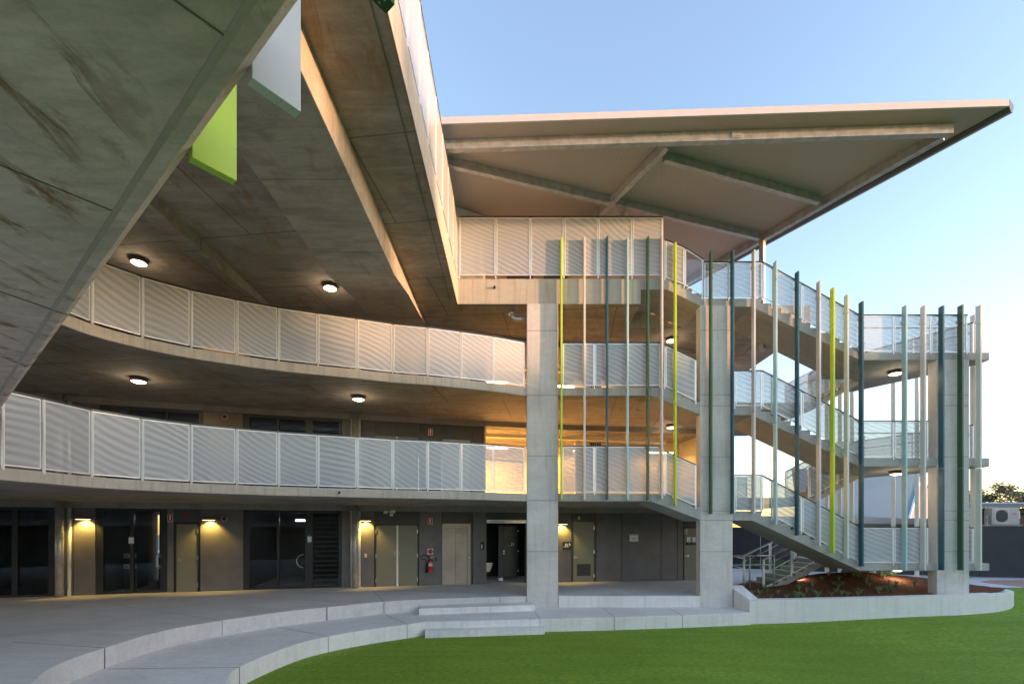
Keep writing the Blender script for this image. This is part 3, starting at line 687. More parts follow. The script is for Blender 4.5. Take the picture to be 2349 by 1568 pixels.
# ================================================================== EXTERNAL STAIR
st = thing('stair_tower', 'open concrete stair tower with zigzag flights on blade columns', 'staircase', (8, 15, 0))
T = .304
def nose(k, x):     # height of the line along the treads
    L, A, Bv, *_ = LEV[k]
    if x < 4.985: return L
    if x < 5.90: return L + (A - L) * (x - 4.985) / (5.90 - 4.985)
    if x < 7.75: return A
    if x < 10.79: return A + (Bv - A) * (x - 7.75) / 3.04
    return Bv
for k in (3, 2, 1):
    L, A, Bv, Lb, Ab, Bb = LEV[k]
    x0 = 4.002 if k == 3 else 4.302
    pts = [(x0, L)]; z = L; r = (L - A) / 4
    for i in range(4): x = 4.985 + T * i; pts += [(x, z), (x - .02, z - r)]; z -= r
    r = (A - Bv) / 11; z = A
    for i in range(11): x = 7.75 + T * i; pts += [(x, z), (x - .02, z - r)]; z -= r
    pts += [(10.80, Bv), (10.80, Bb)]
    pts += [(7.45, Ab), (5.88, Ab)] + ([(4.81, Lb), (x0, Lb)] if k == 3 else [(x0 + .02, Lb), (x0, Lb)])
    b = MB(); b.prism_xz(pts, 15.0, 16.6); b.build('stair_flight', M['stair'], st, bevel=.008)
    xr = 12.38 if k > 1 else 10.80
    b = MB(); b.prism([(10.802, 15), (14.82, 15), (14.82, 15.45), (12.95, 18.4), (xr + .02, 18.4), (xr + .02, 16.9)] + ([(10.802, 16.9)] if k > 1 else []), Bb, Bv); b.build('landing', M['stair'], st, bevel=.03)
    lowz = {3: L2, 2: L1, 1: F}[k]; nr = 7; r = (Bv - lowz) / nr; pts = [(xr + .018, Bv)]; z = Bv
    for i in range(nr): x = xr - T * i; pts += [(x, z), (x + .02, z - r)]; z -= r
    xe = xr - T * (nr - 1)
    pts += [(xe - .3, lowz), (xe - .3, lowz - .22), (xe - .1, lowz - .24), (xr + .018, Bb)]
    b = MB(); b.prism_xz(pts, 16.9, 18.4); b.build('stair_flight', M['stair'], st, bevel=.008)
for xa, xb, zb, zt, lab in ((5.83, 6.84, S - .02, 9.70, 'middle blade column between the walkways and the long flights'), (13.17, 14.17, .4, 8.02, 'right blade column standing in the planter')):
    b = MB(); b.box(xa, xb, 14.985, 15.33, zb, zt); cc = b.build('column', M['column'], st, bevel=.015, label=lab)
    for yy in (757, 905, 930, 1047, 1171, 1192, 1264):
        z = RZ(yy, 14.98)
        if z < zt - .3 and z > .8: j = MB(); j.box(xa + .01, xb - .01, 14.981, 14.99, z - .006, z + .006); j.build('column_joint', M['groove'], cc)
b = MB(); b.box(12.6, 12.95, 17.6, 17.95, .5, 1.48); b.build('column', M['column'], st)

# ================================================================== BALUSTRADES
def run(lab, pts, group='perforated balustrades', mats=None, handrail=None, base=None):
    """pts: (X, Y, zbottom, ztop) at each post"""
    p0 = pts[0]; t = thing('balustrade', lab, 'balustrade', (p0[0], p0[1], p0[2]), group)
    for i, (a, c) in enumerate(zip(pts, pts[1:])):
        A = Vector((a[0], a[1], 0)); D = Vector((c[0], c[1], 0)) - A; ln = D.length; D.normalize(); g_ = .035
        def P(s, z): q = A + D * s; return Vector((q.x, q.y, z))
        def lz(i_, s): return a[i_] + (c[i_] - a[i_]) * s / ln
        q = [P(g_, lz(2, g_)), P(ln - g_, lz(2, ln - g_)), P(ln - g_, lz(3, ln - g_) - .05), P(g_, lz(3, g_) - .05)]
        b = MB(); b.quad(*q); pn = b.build('mesh_panel', M[(mats or {}).get(i, 'mesh')], t)
        b = MB()
        for u, v in zip(q, q[1:] + q[:1]): b.bar(u, v, .022, .022)
        b.build('panel_frame', M['alu'], pn)
    for a in pts:
        b = MB(); b.bar((a[0], a[1] + .03, a[2] - .10), (a[0], a[1] + .03, a[3] - .02), .03, .045, up=(0, 1, 0)); b.build('post', M['alu'], t)
    b = MB()
    for a, c in zip(pts, pts[1:]): b.bar((a[0], a[1], a[3] - .012), (c[0], c[1], c[3] - .012), .045, .03)
    b.build('top_rail', M['rail'], t)
    if handrail:
        b = MB(); b.tube([(a[0], a[1] + .12, a[3] - handrail) for a in pts], .02, 8); b.build('handrail', M['steel'], t)
    return t
inset = lambda p, z0, z1: (p[0], p[1] + .02, z0, z1)
run('curved perforated balustrade along the first floor walkway', [inset(p, L1 + .05, L1 + 1.45) for p in CURVE], handrail=.45)
run('curved perforated balustrade along the second floor walkway', [inset(p, L2 + .05, L2 + 1.42) for p in CURVE], handrail=.45)
def fr(x): return RX(x, 14.97)
run('short straight perforated balustrade right of the left column, first floor', [(fr(x), 14.97, L1 + .05, 5.35) for x in (1289, 1363.5, 1438, 1514)])
run('short straight perforated balustrade right of the left column, second floor', [(fr(x), 14.97, L2 + .05, 8.54) for x in (1289, 1363.5, 1438, 1514)])
run('tall perforated balustrade of the top balcony under the roof', [(fr(x), 14.93, 10.60, 12.41) for x in (1053, 1137, 1216, 1293, 1371, 1449, 1519)], mats={})
run('tall perforated balustrade of the top walkway running towards the courtyard', [(-1.70, y, 10.62, 12.41) for y in (14.9, 13.95, 12.87, 11.8, 10.78, 9.77, 8.85, 7.8, 6.8, 5.8, 4.8, 3.8, 2.8)], mats={})
for k, nm in ((3, 'top'), (2, 'middle'), (1, 'lowest')):
    mo = 'mesh_open'
    if k == 3:
        xs_ = [1525, 1569.4, 1613]; run('stepped balustrade on the short top flight left of the middle column', [(fr(x), 14.97, nose(3, fr(x)) + .04, nose(3, fr(x)) + 1.20) for x in xs_], mats={0: mo, 1: 'clear'})
        xs_ = [1614, 1671, 1748, 1774, 1839.5, 1906, 1973]
        run('sloping balustrade down the top long flight against the sky', [(fr(x), 14.97, nose(3, fr(x)) + .03, nose(3, fr(x)) + 1.12) for x in xs_], mats={0: mo, 1: mo, 2: 'clear', 3: mo, 4: mo, 5: mo})
        run('level balustrade of the top end landing passing the right column', [(fr(x), 14.97, 8.28, 9.40) for x in (1973, 2049.6, 2135, 2218)], mats={0: mo, 1: mo, 2: mo}, handrail=.36)
    else:
        L, A, Bv = LEV[k][:3]
        run('stepped balustrade on the short %s flight left of the middle column' % nm, [(fr(x), 14.97, nose(k, fr(x)) + .04, nose(k, fr(x)) + 1.32) for x in (1525, 1596)])
        xs_ = [1685, 1747, 1771, 1838.7, 1904.7, 1972.6]
        run('sloping balustrade down the %s long flight' % nm, [(fr(x), 14.97, nose(k, fr(x)) + .03, nose(k, fr(x)) + 1.12) for x in xs_], mats={i: mo for i in range(5)} if k == 2 else {1: 'clear'})
        run('level balustrade of the %s end landing left of the right column' % nm, [(fr(x), 14.97, Bv + .03, Bv + 1.14) for x in (1973, 2049.6, 2128)], handrail=.36, mats={0: mo, 1: mo} if k == 2 else {})
    L, A, Bv = LEV[k][:3]; lowz = {3: L2, 2: L1, 1: F}[k]; xr = 12.35 if k > 1 else 10.75
    run('rear balustrade of the %s return flight' % nm, [(x, 18.36, z + .03, z + 1.12) for x, z in ((12.9, Bv), (xr, Bv), (xr - .95, Bv - (Bv - lowz) * .52), (xr - 1.95, lowz))], mats={i: mo if k > 1 else 'clear' for i in range(3)}, handrail=.3)
    run('right side balustrade of the %s end landing' % nm, [(x, y, Bv + .03, Bv + 1.12) for x, y in ((14.72, 15.42), (13.9, 16.75), (12.9, 18.3))], mats={i: mo for i in range(2)}, handrail=.3)
    run('inner balustrade of the %s return flight facing the gap' % nm, [(x, 16.93, z + .03, z + 1.05) for x, z in ((xr, Bv), (xr - .95, Bv - (Bv - lowz) * .52), (xr - 1.95, lowz))], mats={i: mo if k > 1 else 'clear' for i in range(2)}, handrail=.3)
for z, nm in ((L1, 'first'), (L2, 'second')):
    run('rear balustrade of the %s floor deck behind the stair' % nm, [(x, 21.2, z + .03, z + 1.2) for x in (8.3, 9.3, 10.3)], mats={i: 'mesh_open' for i in range(2)}, handrail=.3)

# ================================================================== FINS
fins = [
 (1288, 543, 1145, 'lime', 'lime green fin just right of the left column'),
 (1341, 543, 1145, 'white', 'white fin, second right of the left column'),
 (1393, 541, 1145, 'teal', 'dark teal fin between two pale fins in front of the short balustrades'),
 (1440, 543, 1145, 'sky', 'pale blue fin, fourth right of the left column'),
 (1487, 541, 1146, 'green', 'dark green fin, fifth right of the left column, at the end of the top balcony'),
 (1519, 540, 1143, 'white', 'white fin at the head of the short stepped flights'),
 (1550, 555, 1159, 'lime', 'lime green fin over the short stepped flights left of the middle column'),
 (1632, 573, 1177, 'green', 'dark green fin in front of the middle column'),
 (1682, 572, 1177, 'teal', 'dark teal fin along the right edge of the middle column'),
 (1731, 572, 1177, 'white', 'white fin, first right of the middle column'),
 (1781, 597, 1202, 'sky', 'pale blue fin, second right of the middle column'),
 (1831, 621, 1227, 'teal', 'dark teal fin half way down the long flights'),
 (1881, 643, 1251, 'white', 'white fin just left of the lime one on the long flights'),
 (1913, 658, 1267, 'lime', 'lime green fin on the long flights, rightmost of the lime fins'),
 (1945, 674, 1281, 'pale', 'pale fin just right of the lime one on the long flights'),
 (1979, 690, 1298, 'teal', 'dark teal fin at the foot of the long flights'),
 (2079, 699, 1307, 'sky', 'pale blue fin in front of the end landings'),
 (2122, 699, 1307, 'white', 'white fin just left of the right column'),
 (2164, 700, 1307, 'teal', 'dark teal fin in front of the right column'),
 (2208, 698, 1307, 'green', 'dark green fin in front of the right edge of the right column'),
 (2250, 698, 1307, 'pale', 'pale fin at the outer right end of the stair tower')]
def fin(X, Y, z0, z1, col, lab, rot=0.0, w=.052, d=.165, seams=()):
    t = thing('vertical_fin', lab, 'fin', (X, Y, z0), 'coloured vertical fins')
    c, s_ = math.cos(rot), math.sin(rot)
    def rb(b, x0, x1, y0, y1, za, zb, mi=0):
        b.hexa([(X + x * c - y * s_, Y + x * s_ + y * c, z) for z in (za, zb) for x, y in ((x0, y0), (x1, y0), (x1, y1), (x0, y1))], mi)
    b = MB(); cuts = [z0] + sorted(seams) + [z1]
    for a, e in zip(cuts, cuts[1:]): rb(b, -w / 2, w / 2, 0, d, a + (.006 if a != z0 else 0), e - (.006 if e != z1 else 0))
    bl = b.build('blade', M['fin_' + col], t, bevel=.003)
    for z in (z0 + .12,) + tuple(q + .1 for q in seams): b = MB(); rb(b, -.02, .02, d + .001, d + .06, z - .05, z + .05); b.build('bracket', M['alu'], t)
for x, yt, yb, col, lab in fins:
    Y = 14.78; h = yb - yt
    fin(RX(x, Y), Y, RZ(yb, Y), RZ(yt, Y), col, lab, seams=(RZ(yb - h * .385, Y), RZ(yb - h * .93, Y) - 0) if x > 1300 or True else ())
for x, Y, col, lab, ro in ((2237, 15.55, 'white', 'white fin half hidden behind the outer pale fin', .25), (2107, 20.0, 'pale', 'pale fin behind the right column, rear side of the tower', .5), (2053, 20.0, 'pale', 'pale rear fin below the end landing lamps', .7),
                       (1958, 20.0, 'pale', 'pale rear fin seen right of the dark teal fin foot', .6), (1930, 20.2, 'white', 'white rear fin behind the long flights', .6), (1900, 20.4, 'pale', 'leftmost pale rear fin behind the lime fin', .6)):
    fin(RX(x, Y), Y, 1.6 if Y < 16 else F + .02, 9.67, col, lab, ro, w=.06 if Y > 16 else .052, d=.14)

# ================================================================== OVERHEAD LANDING near the camera
ZU = 4.70
oh = thing('overhead_landing', 'huge concrete stair landing overhead at upper left with rust-stained underside', 'landing', (-4, 2, ZU))
e0 = Vector((-.78, 1.845)); e1 = Vector((-8.6, 8.13)); de = (e1 - e0).normalized(); ne = Vector((-de.y, de.x))
if ne.y < 0: ne = -ne                       # pointing to the far side
a = e0 - de * 3.2; c = e0 + de * 12.5
def inn(p, d): return p - ne * d
b = MB(); P4 = [a, c, inn(c, 2.3), inn(a, 2.3)]
b.prism([tuple(v) for v in P4], ZU, ZU + .28); lp = b.build('slab', M['overhead'], oh, bevel=.05); lp.modifiers[0].segments = 1
b = MB()
def strip(b, p, q, w, z=ZU):
    d = (q - p).normalized(); s_ = Vector((-d.y, d.x)) * w / 2
    b.hexa([(v.x, v.y, z - .004) for v in (p - s_, q - s_, q + s_, p + s_)] + [(v.x, v.y, z + .01) for v in (p - s_, q - s_, q + s_, p + s_)])
strip(b, inn(a, .135), inn(c, .135), .030); b.build('drip_groove', M['groove_pale'], lp)
for u, v, w in (((0, 378), (257, 483), .006), ((400, 0), (513, 80), .006), ((0, 668), (170, 727), .016)):
    b = MB(); pu = Vector(onz(u[0], u[1], ZU)); pv = Vector(onz(v[0], v[1], ZU)); d = (pv - pu); strip(b, pu - d * .6, pv, w, ZU - .001); b.build('formwork_joint', M['groove'], lp)
b = MB(); strip(b, Vector(onz(85, 245 * 1.05, ZU)), Vector(onz(92, 238, ZU)), .005, ZU - .001)
# fins hanging from its far edge
def ofin(x, y, col, lab, ln=5.0):
    p = Vector(onz(x, y, ZU - .0)); w = .055
    t = thing('vertical_fin', lab, 'fin', (p.x, p.y, ZU), 'coloured vertical fins')
    # outer right bottom corner is p; runs back along -ne for depth and along +de for width
    d_ = .225
    q = [p, p + de * w, p + de * w - ne * d_, p - ne * d_]
    b = MB(); b.hexa([(v.x, v.y, ZU + .0) for v in q] + [(v.x, v.y, ZU + ln) for v in q]); b.build('blade', M['fin_' + col], t, bevel=.002)
    b = MB()
    for fx in (.16, .40, .62):
        for k in (.3, .7):
            v = p + de * w * k - ne * d_ * (fx + (.03 if k > .5 else 0)); b.lathe((v.x, v.y, ZU - .002), [(0, 0), (.004, 0), (.004, .004)], 8)
    b.build('screw', M['steel'], t)
    v = p - ne * .02 
    return t
ofin(690, 257, 'white', 'large white fin hanging beyond the edge of the overhead landing')
ofin(543, 415, 'lime', 'lime green fin hanging beyond the edge of the overhead landing')
ofin(905.5, 12, 'green', 'dark green fin cut off by the top edge of the picture')

# ================================================================== ROOF CANOPY
rf = thing('roof_canopy', 'big flat skillion roof with steel beams cantilevering over the stair', 'roof', (4, 16, 12.9))
ZR = 12.90
rt = Vector((11.93, 11.65)); lt = Vector((-2.2, 12.18)); rd = Vector((-.576, 1.0)).normalized()
rb_ = rt + rd * 14; poly = [tuple(lt), tuple(rt), tuple(rb_), (-14, rb_.y), (-14, 12.6)]
b = MB(); b.prism(poly, ZR, ZR + .13); b.build('roof_sheet', striped('ribbed_roof_soffit', (.50, .43, .41), (.475, .41, .39), 9.0, (0, 0, .32), .45, .1), rf)
b = MB(); b.bar((-14, 12.6, ZR + .075), (lt.x, lt.y - .0, ZR + .075), .05, .17); b.bar((lt.x, lt.y - .025, ZR + .075), (rt.x, rt.y - .025, ZR + .075), .05, .17); b.build('fascia', M['fascia'], rf)
ro = Vector((rd.y, -rd.x))
b = MB(); n_ = 8
prof = [(.0, .16), (.0, -.03), (.08, -.10), (.19, -.08), (.27, .04), (.30, .15)]
s0 = rt - rd * .0; s1 = rb_
vs = []
for q in (s0 - rd * .04, s1):
    for o_, z in prof: w_ = q + ro * (o_ + .01); vs.append((w_.x, w_.y, ZR + z))
k = len(prof); b.add(vs, [(i, i + 1, k + i + 1, k + i) for i in range(k - 1)] + [tuple(range(k))], 0)
gt = b.build('gutter', M['gutter'], rf)
b = MB()
for i in range(14):
    q = rt + rd * (1.1 + i * .95) + ro * .29; b.bar((q.x, q.y, ZR + .0), (q.x + ro.x * .06, q.y + ro.y * .06, ZR + .03), .03, .03)
b.build('gutter_bracket', M['copper'], gt)
def rbeam(p, q, w, h, zb, lab=None, flange=True):
    b = MB(); b.bar((p[0], p[1], zb + h / 2), (q[0], q[1], zb + h / 2), w, h); return b.build('roof_beam', M['galv'], rf, bevel=.006, label=lab)
rbeam((-3.5, 12.75), (11.05, 12.17), .16, .25, 12.65, 'long galvanised front roof beam')
e_ = rt - ro * .62
rbeam((10.95, 12.28), (10.95 - .535 * 11, 12.28 + 11), .16, .25, 12.65)
rbeam((-6.4, 11.72 + 0), (8.45, 16.55), .14, .24, 12.66); rbeam((4.1, 13.05), (9.35, 14.74), .14, .24, 12.66)
rbeam((4.05, 12.6), (3.05, 14.75), .14, .24, 12.655); rbeam((3.05, 14.75), (-.5, 22), .14, .24, 12.655)
b = MB(); b.box(RX(1700, 12.3) - .25, RX(1700, 12.3) + .02, 12.28, 12.30, 12.68, 12.86); 
for i in range(4):
    for j in range(2): b.box(RX(1690, 12.3) - .12 + i * .06, RX(1690, 12.3) - .10 + i * .06, 12.265, 12.28, 12.71 + j * .1, 12.73 + j * .1)
b.build('splice_plate', M['galv'], rf)
for X, Y, zb in ((3.52, 15.12, L3), (8.60, 16.62, 8.9)):
    b = MB(); c_, s_ = math.cos(.55), math.sin(.55); h = .075
    b.hexa([(X + x * c_ - y * s_, Y + x * s_ + y * c_, z) for z in (zb, 12.66) for x, y in ((-h, -h), (h, -h), (h, h), (-h, h))]); b.build('post', M['galv'], rf)
b = MB(); b.bar((3.3, 15.3, 12.6), (3.0, 14.6, 12.64), .2, .03); b.build('bracket', M['galv'], rf)

# ================================================================== LAMPS
def round_lamp(x, y, z, lab, tilt=None, r=.20, e=1.5):
    X, Y = onz(x, y, z) if not isinstance(y, tuple) else y
    t = thing('ceiling_lamp', lab, 'ceiling lamp', (X, Y, z), 'round ceiling lamps')
    M3 = tilt.to_matrix() if tilt is not None else None
    b = MB(); b.lathe((X, Y, z), [(0, 0), (r, 0), (r, -.10), (r - .015, -.115), (r - .03, -.11)], 28, 0, M3); b.build('housing', M['lamp_body'], t)
    b = MB(); b.lathe((X, Y, z), [(r - .03, -.108), (r - .06, -.125), (r * .5, -.14), (0, -.145)], 28, 0, M3); b.build('diffuser', M['glow'], t)
    l = bpy.data.lights.new('lamp_light', 'POINT'); l.energy = e; l.color = (1, .78, .5); l.shadow_soft_size = .15
    o = bpy.data.objects.new('lamp_light', l); C.objects.link(o); o.parent = t; o.location = (0, 0, -.32); o['label'] = 'warm light of the round lamp'
from mathutils import Euler
round_lamp(318, 594, B3, 'round ceiling lamp at upper left beside the overhead landing edge')
round_lamp(757, 653, B3, 'round ceiling lamp above the middle of the second floor balustrade')
round_lamp(318, 866, B2, 'round ceiling lamp above the left of the first floor balustrade')
round_lamp(822, 908, B2, 'round ceiling lamp above the steel column')
round_lamp(1540, 775, B3, 'small looking round lamp behind the short top flight')
round_lamp(1540, 974, B2, 'small looking round lamp behind the short middle flight')
round_lamp(2053, 850, 8.0, 'round lamp under the top end landing')
round_lamp(2055, 1079, 4.70, 'round lamp under the middle end landing')
round_lamp(2055, (13.25, 16.65), 1.475, 'round lamp under the lowest end landing above the mulch')
round_lamp(0, (10.2, 17.25), 1.14, 'tilted round lamp under the lowest return flight lighting the mulch', Euler((0, R(-27), 0)), e=12)
round_lamp(0, (10.95, 17.5), 4.14, 'tilted round lamp under the middle return flight', Euler((0, R(-27), 0)), e=4)
def wall_lamp(x, y, lab, e=12):
    p, d, n_ = wall(x); z = wz(x, y); q = Vector((p.x, p.y, z)); nn = Vector((n_.x, n_.y, 0)); dd = Vector((d.x, d.y, 0))
    t = thing('wall_lamp', lab, 'wall lamp', tuple(q), 'dark wall lamps with yellow light')
    b = MB(); c0 = q + nn * .17
    b.hexa([c0 + dd * sx + nn * sy + Vector((0, 0, sz)) for sz, k in ((-.03, 1), (.06, .6)) for sx, sy in ((-.24 * k, .10 * k), (.24 * k, .10 * k), (.24 * k, -.10 * k), (-.24 * k, -.10 * k))])
    b.build('shade', M['lamp_body'], t)
    b = MB(); b.tube([q - dd * .15 + Vector((0, 0, .09)), q - dd * .15 + nn * .06 + Vector((0, 0, .11)), q - dd * .08 + nn * .12 + Vector((0, 0, .07))], .018, 8); b.build('arm', M['lamp_body'], t)
    b = MB(); c1 = q + nn * .17 + Vector((0, 0, -.036)); b.hexa([c1 + dd * sx + nn * sy + Vector((0, 0, sz)) for sz in (-.006, .004) for sx, sy in ((-.17, .05), (.17, .05), (.17, -.05), (-.17, -.05))]); b.build('lens', M['wallglow'], t)
    l = bpy.data.lights.new('lamp_light', 'SPOT'); l.energy = e; l.color = (1, .64, .13); l.spot_size = R(120); l.spot_blend = .5; l.shadow_soft_size = .04
    o = bpy.data.objects.new('lamp_light', l); C.objects.link(o); o.parent = t; v = nn * .17 + Vector((0, 0, -.07)); o.location = v; o['label'] = 'yellow downlight of the wall lamp'
    o.rotation_euler = (Vector((0, 0, 1)) + nn * .55).to_track_quat('Z', 'Y').to_euler()
wall_lamp(196.7, 1188, 'wall lamp between the steel column and the first glass door')
wall_lamp(482.4, 1190, 'wall lamp right of the narrow olive door')
wall_lamp(839, 1192, 'wall lamp between the steel column and the olive double door')
wall_lamp(1287.5, 1199.5, 'wall lamp right of the left column, above a toilet sign')

# ================================================================== WALL FITTINGS
def ext_sign(x0, x1, y0, y1, lab, base=None, out=.004, zoff=0):
    p = wpt((x0 + x1) / 2, (y0 + y1) / 2, out); t = thing('extinguisher_sign', lab, 'sign', (p.x, p.y, p.z + zoff), 'red extinguisher signs')
    xc = (x0 + x1) / 2; W = x1 - x0; Hh = y1 - y0
    def wb(b, a, c, ya, yb, o0, o1): wbox(b, a, c, wz(xc, yb) + zoff, wz(xc, ya) + zoff, o0, o1)
    b = MB(); wb(b, x0, x1, y0, y1, out, out + .008); b.build('sign_border', M['white'], t)
    b = MB(); wb(b, x0 + .8, x1 - .8, y0 + .8, y1 - .8, out + .009, out + .011); pl = b.build('sign_face', M['signred'], t)
    b = MB(); wb(b, xc - W * .14, xc + W * .14, y0 + Hh * .2, y0 + Hh * .70, out + .012, out + .014); wb(b, xc - W * .06, xc + W * .18, y0 + Hh * .12, y0 + Hh * .2, out + .012, out + .014); wb(b, x0 + 1.5, x1 - 1.5, y0 + Hh * .83, y0 + Hh * .87, out + .012, out + .014)
    b.build('extinguisher_mark', M['white'], pl)
ext_sign(384.3, 396.8, 1178.6, 1196, 'red extinguisher sign right of the first glass door')
ext_sign(981, 991.8, 1187, 1201.6, 'red extinguisher sign above the extinguisher beside the lift')
ext_sign(981.8, 992, 982.5, 998, 'red extinguisher sign on the first floor wall above the balustrade')
ext_sign(1570, 1577, 1212, 1224, 'red extinguisher sign on the olive door by the second column', out=.006)
t = thing('extinguisher_sign', 'red extinguisher sign behind the top balcony balustrade', 'sign', (-1.2, 15.5, 11.2), 'red extinguisher signs')
b = MB(); b.box(-1.20, -1.05, 15.40, 15.41, 11.06, 11.28); b.build('sign_face', M['signred'], t); b = MB(); b.box(-1.15, -1.10, 15.392, 15.398, 11.12, 11.25); b.build('extinguisher_mark', M['white'], t)
# round hose sign and extinguisher
p = wpt(987, 1264, 0); t = thing('round_sign', 'white square sign with a red disc above the fire extinguisher', 'sign', tuple(p))
b = MB(); wbox(b, 980.5, 993, wz(987, 1270.3), wz(987, 1257.3), .003, .01); b.build('sign_plate', M['white'], t)
b = MB(); p, d, n_ = wall(987); zc = wz(987, 1263.7); vs = [(p.x + n_.x * .0125 + d.x * .092 * math.cos(a), p.y + n_.y * .0125 + d.y * .092 * math.cos(a), zc + .092 * math.sin(a)) for a in [i * math.pi / 14 for i in range(28)]]
b.add(vs, [tuple(range(28))]); b.build('red_disc', M['signred'], t)
p, d, n_ = wall(986.5); nn = Vector((n_.x, n_.y, 0)); dd = Vector((d.x, d.y, 0)); zt = wz(987, 1281); zb = wz(987, 1309)
c0 = Vector((p.x, p.y, 0)) + nn * .14
t = thing('fire_extinguisher', 'red fire extinguisher with black hose hanging left of the lift', 'extinguisher', (c0.x, c0.y, zb))
b = MB(); b.lathe((c0.x, c0.y, zb), [(0, 0), (.07, .005), (.08, .03), (.08, zt - zb - .06), (.06, zt - zb - .015), (.025, zt - zb + .01), (.02, zt - zb + .05)], 20); bd = b.build('cylinder', M['red'], t)
b = MB(); b.lathe((c0.x, c0.y, zb), [(.0805, .20), (.0815, .2), (.0815, .30), (.0805, .30)], 20); b.build('label_band', M['white'], bd)
b = MB(); b.lathe((c0.x, c0.y, zb), [(.0805, .40), (.0815, .40), (.0815, .44), (.0805, .44)], 20); b.build('black_band', M['black'], bd)
b = MB(); top = Vector((c0.x, c0.y, zt + .05)); b.bar(top, top + dd * .11 + Vector((0, 0, .01)), .02, .015); b.bar(top + Vector((0, 0, .03)), top + dd * .12 + Vector((0, 0, .05)), .02, .012); b.tube([top - Vector((0, 0, .03)), top + Vector((0, 0, .05))], .018, 8); b.build('valve_handle', M['steel'], t)
b = MB(); b.tube([top, top - dd * .12 + Vector((0, 0, .07)), top - dd * .26 + Vector((0, 0, .12)), top - dd * .34 + Vector((0, 0, .04)), top - dd * .30 - Vector((0, 0, .05)), top - dd * .18 - Vector((0, 0, .05)), top - dd * .13 - Vector((0, 0, .12)), top - dd * .13 - Vector((0, 0, .22))], .014, 8)
b.tube([top - dd * .13 - Vector((0, 0, .2)), top - dd * .14 - Vector((0, 0, .55))], [.03, .045], 10); b.build('hose', M['black'], t)
def fitting(name, lab, cat, x0, x1, y0, y1, m, out=.0, th=.03, extra=None, group=None):
    p = wpt((x0 + x1) / 2, (y0 + y1) / 2, out); t = thing(name, lab, cat, tuple(p), group)
    b = MB(); wbox(b, x0, x1, wz((x0 + x1) / 2, y1), wz((x0 + x1) / 2, y0), out + .002, out + th); b.build('plate', M[m], t); return t
fitting('call_point', 'small black call point right of the fire extinguisher', 'call point', 1001 - 3, 1001 + .5, 1278, 1285, 'black')
t = fitting('switch_plate', 'white switch plate under the wall lamp by the double door', 'switch', 835.8, 841, 1269, 1277.5, 'white'); b = MB(); wbox(b, 837.4, 839.4, wz(838, 1274.4), wz(838, 1271.8), .032, .038); b.build('rocker', M['paper'], t)
t = fitting('door_sensor', 'small white box above the vented olive door', 'sensor', 1325.5, 1329.5, 1184, 1191, 'white'); b = MB(); wbox(b, 1326.6, 1328.4, wz(1327, 1189.6), wz(1327, 1187.6), .032, .036); b.build('lens', M['black'], t)
# twin security light
p = wpt(893, 1176, .1); t = thing('security_light', 'white twin security light under the beam above the double door', 'security light', tuple(p))
b = MB(); wbox(b, 880, 888.5, wz(884, 1177), wz(884, 1171.5), .02, .14); b.build('head', M['white'], t); b = MB(); wbox(b, 895.5, 906.5, wz(900, 1176), wz(900, 1169.5), .02, .16); b.build('head', M['white'], t)
b = MB(); wbox(b, 893.5, 901.5, wz(900, 1183), wz(900, 1177), .02, .12); b.build('sensor', M['paper'], t); b = MB(); wbox(b, 887, 896, wz(900, 1174.5), wz(900, 1172.5), .05, .08); b.build('arm', M['white'], t)
def siren(x, y, lab, col='steel', r=.095):
    p, d, n_ = wall(x); q = wpt(x, y, .0); nn = Vector((n_.x, n_.y, 0)); Mx = Matrix((Vector((d.x, d.y, 0)), Vector((0, 0, 1)), nn)).transposed()
    t = thing('sounder', lab, 'sounder', tuple(q), 'round wall sounders')
    b = MB(); b.lathe(q, [(r, 0), (r, .03), (r * .8, .045), (r * .72, .03)], 24, 0, Mx); b.build('ring', M[col], t)
    b = MB(); b.lathe(q, [(r * .72, .028), (r * .4, .03), (r * .35, .05), (0, .055)], 24, 0, Mx); b.build('grille', M['frame_grey' if col != 'red' else 'red'], t)
siren(515, 1189, 'round sounder right of the second wall lamp'); siren(516, 956, 'round sounder on the bronze panel, first floor')
siren(427.8, 1178.5, 'small red strobe above the narrow olive door', 'red', .055)
def notice(x, y, lab, w=12.2, h=14, rot=0, tapes=True, out=.02, lines=2, head=None):
    p = wpt(x, y, out); t = thing('paper_notice', lab, 'notice', tuple(p), 'notices taped to doors')
    b = MB(); wbox(b, x - w / 2, x + w / 2, wz(x, y + h / 2), wz(x, y - h / 2), out, out + .004); b.build('sheet', M['paper'], t)
    b = MB()
    for i in range(lines): wbox(b, x - w * .2, x + w * (.2 - .08 * (i % 2)), wz(x, y + .7 + i * 2.2), wz(x, y + i * 2.2), out + .0045, out + .0055)
    b.build('print', M['ink'], t)
    if tapes:
        for yy in (y - h / 2 - 1.5, y + h / 2 + 1.5): b = MB(); wbox(b, x - 1.4, x + 1.4, wz(x, yy + 3), wz(x, yy - 3), out + .006, out + .008); b.build('tape', M['tape'], t)
    if head: b = MB(); wbox(b, x - w / 2 + .5, x + w / 2 - .5, wz(x, y - h / 2 + 2.2), wz(x, y - h / 2 + .7), out + .0045, out + .006); wbox(b, x + w * .25, x + w * .42, wz(x, y + .4), wz(x, y - .6), out + .0045, out + .006); b.build('red_heading', M['signred'], t)
notice(301.6, 1238.5, 'paper notice taped in blue to the first glass door mullion', 12, 14.5, lines=1)
notice(710, 1236, 'paper notice taped in blue between glass door and louvres', 9.5, 13.5, lines=1)
notice(1578.5, 1236, 'left of two taped notices on the olive door by the second column', 8, 12)
notice(1590.8, 1236.5, 'right of two taped notices on the olive door by the second column', 7, 12)
notice(1453, 1232.5, 'evacuation plan with red heading on the grey wall', 20, 17, tapes=False, lines=3, head=True)
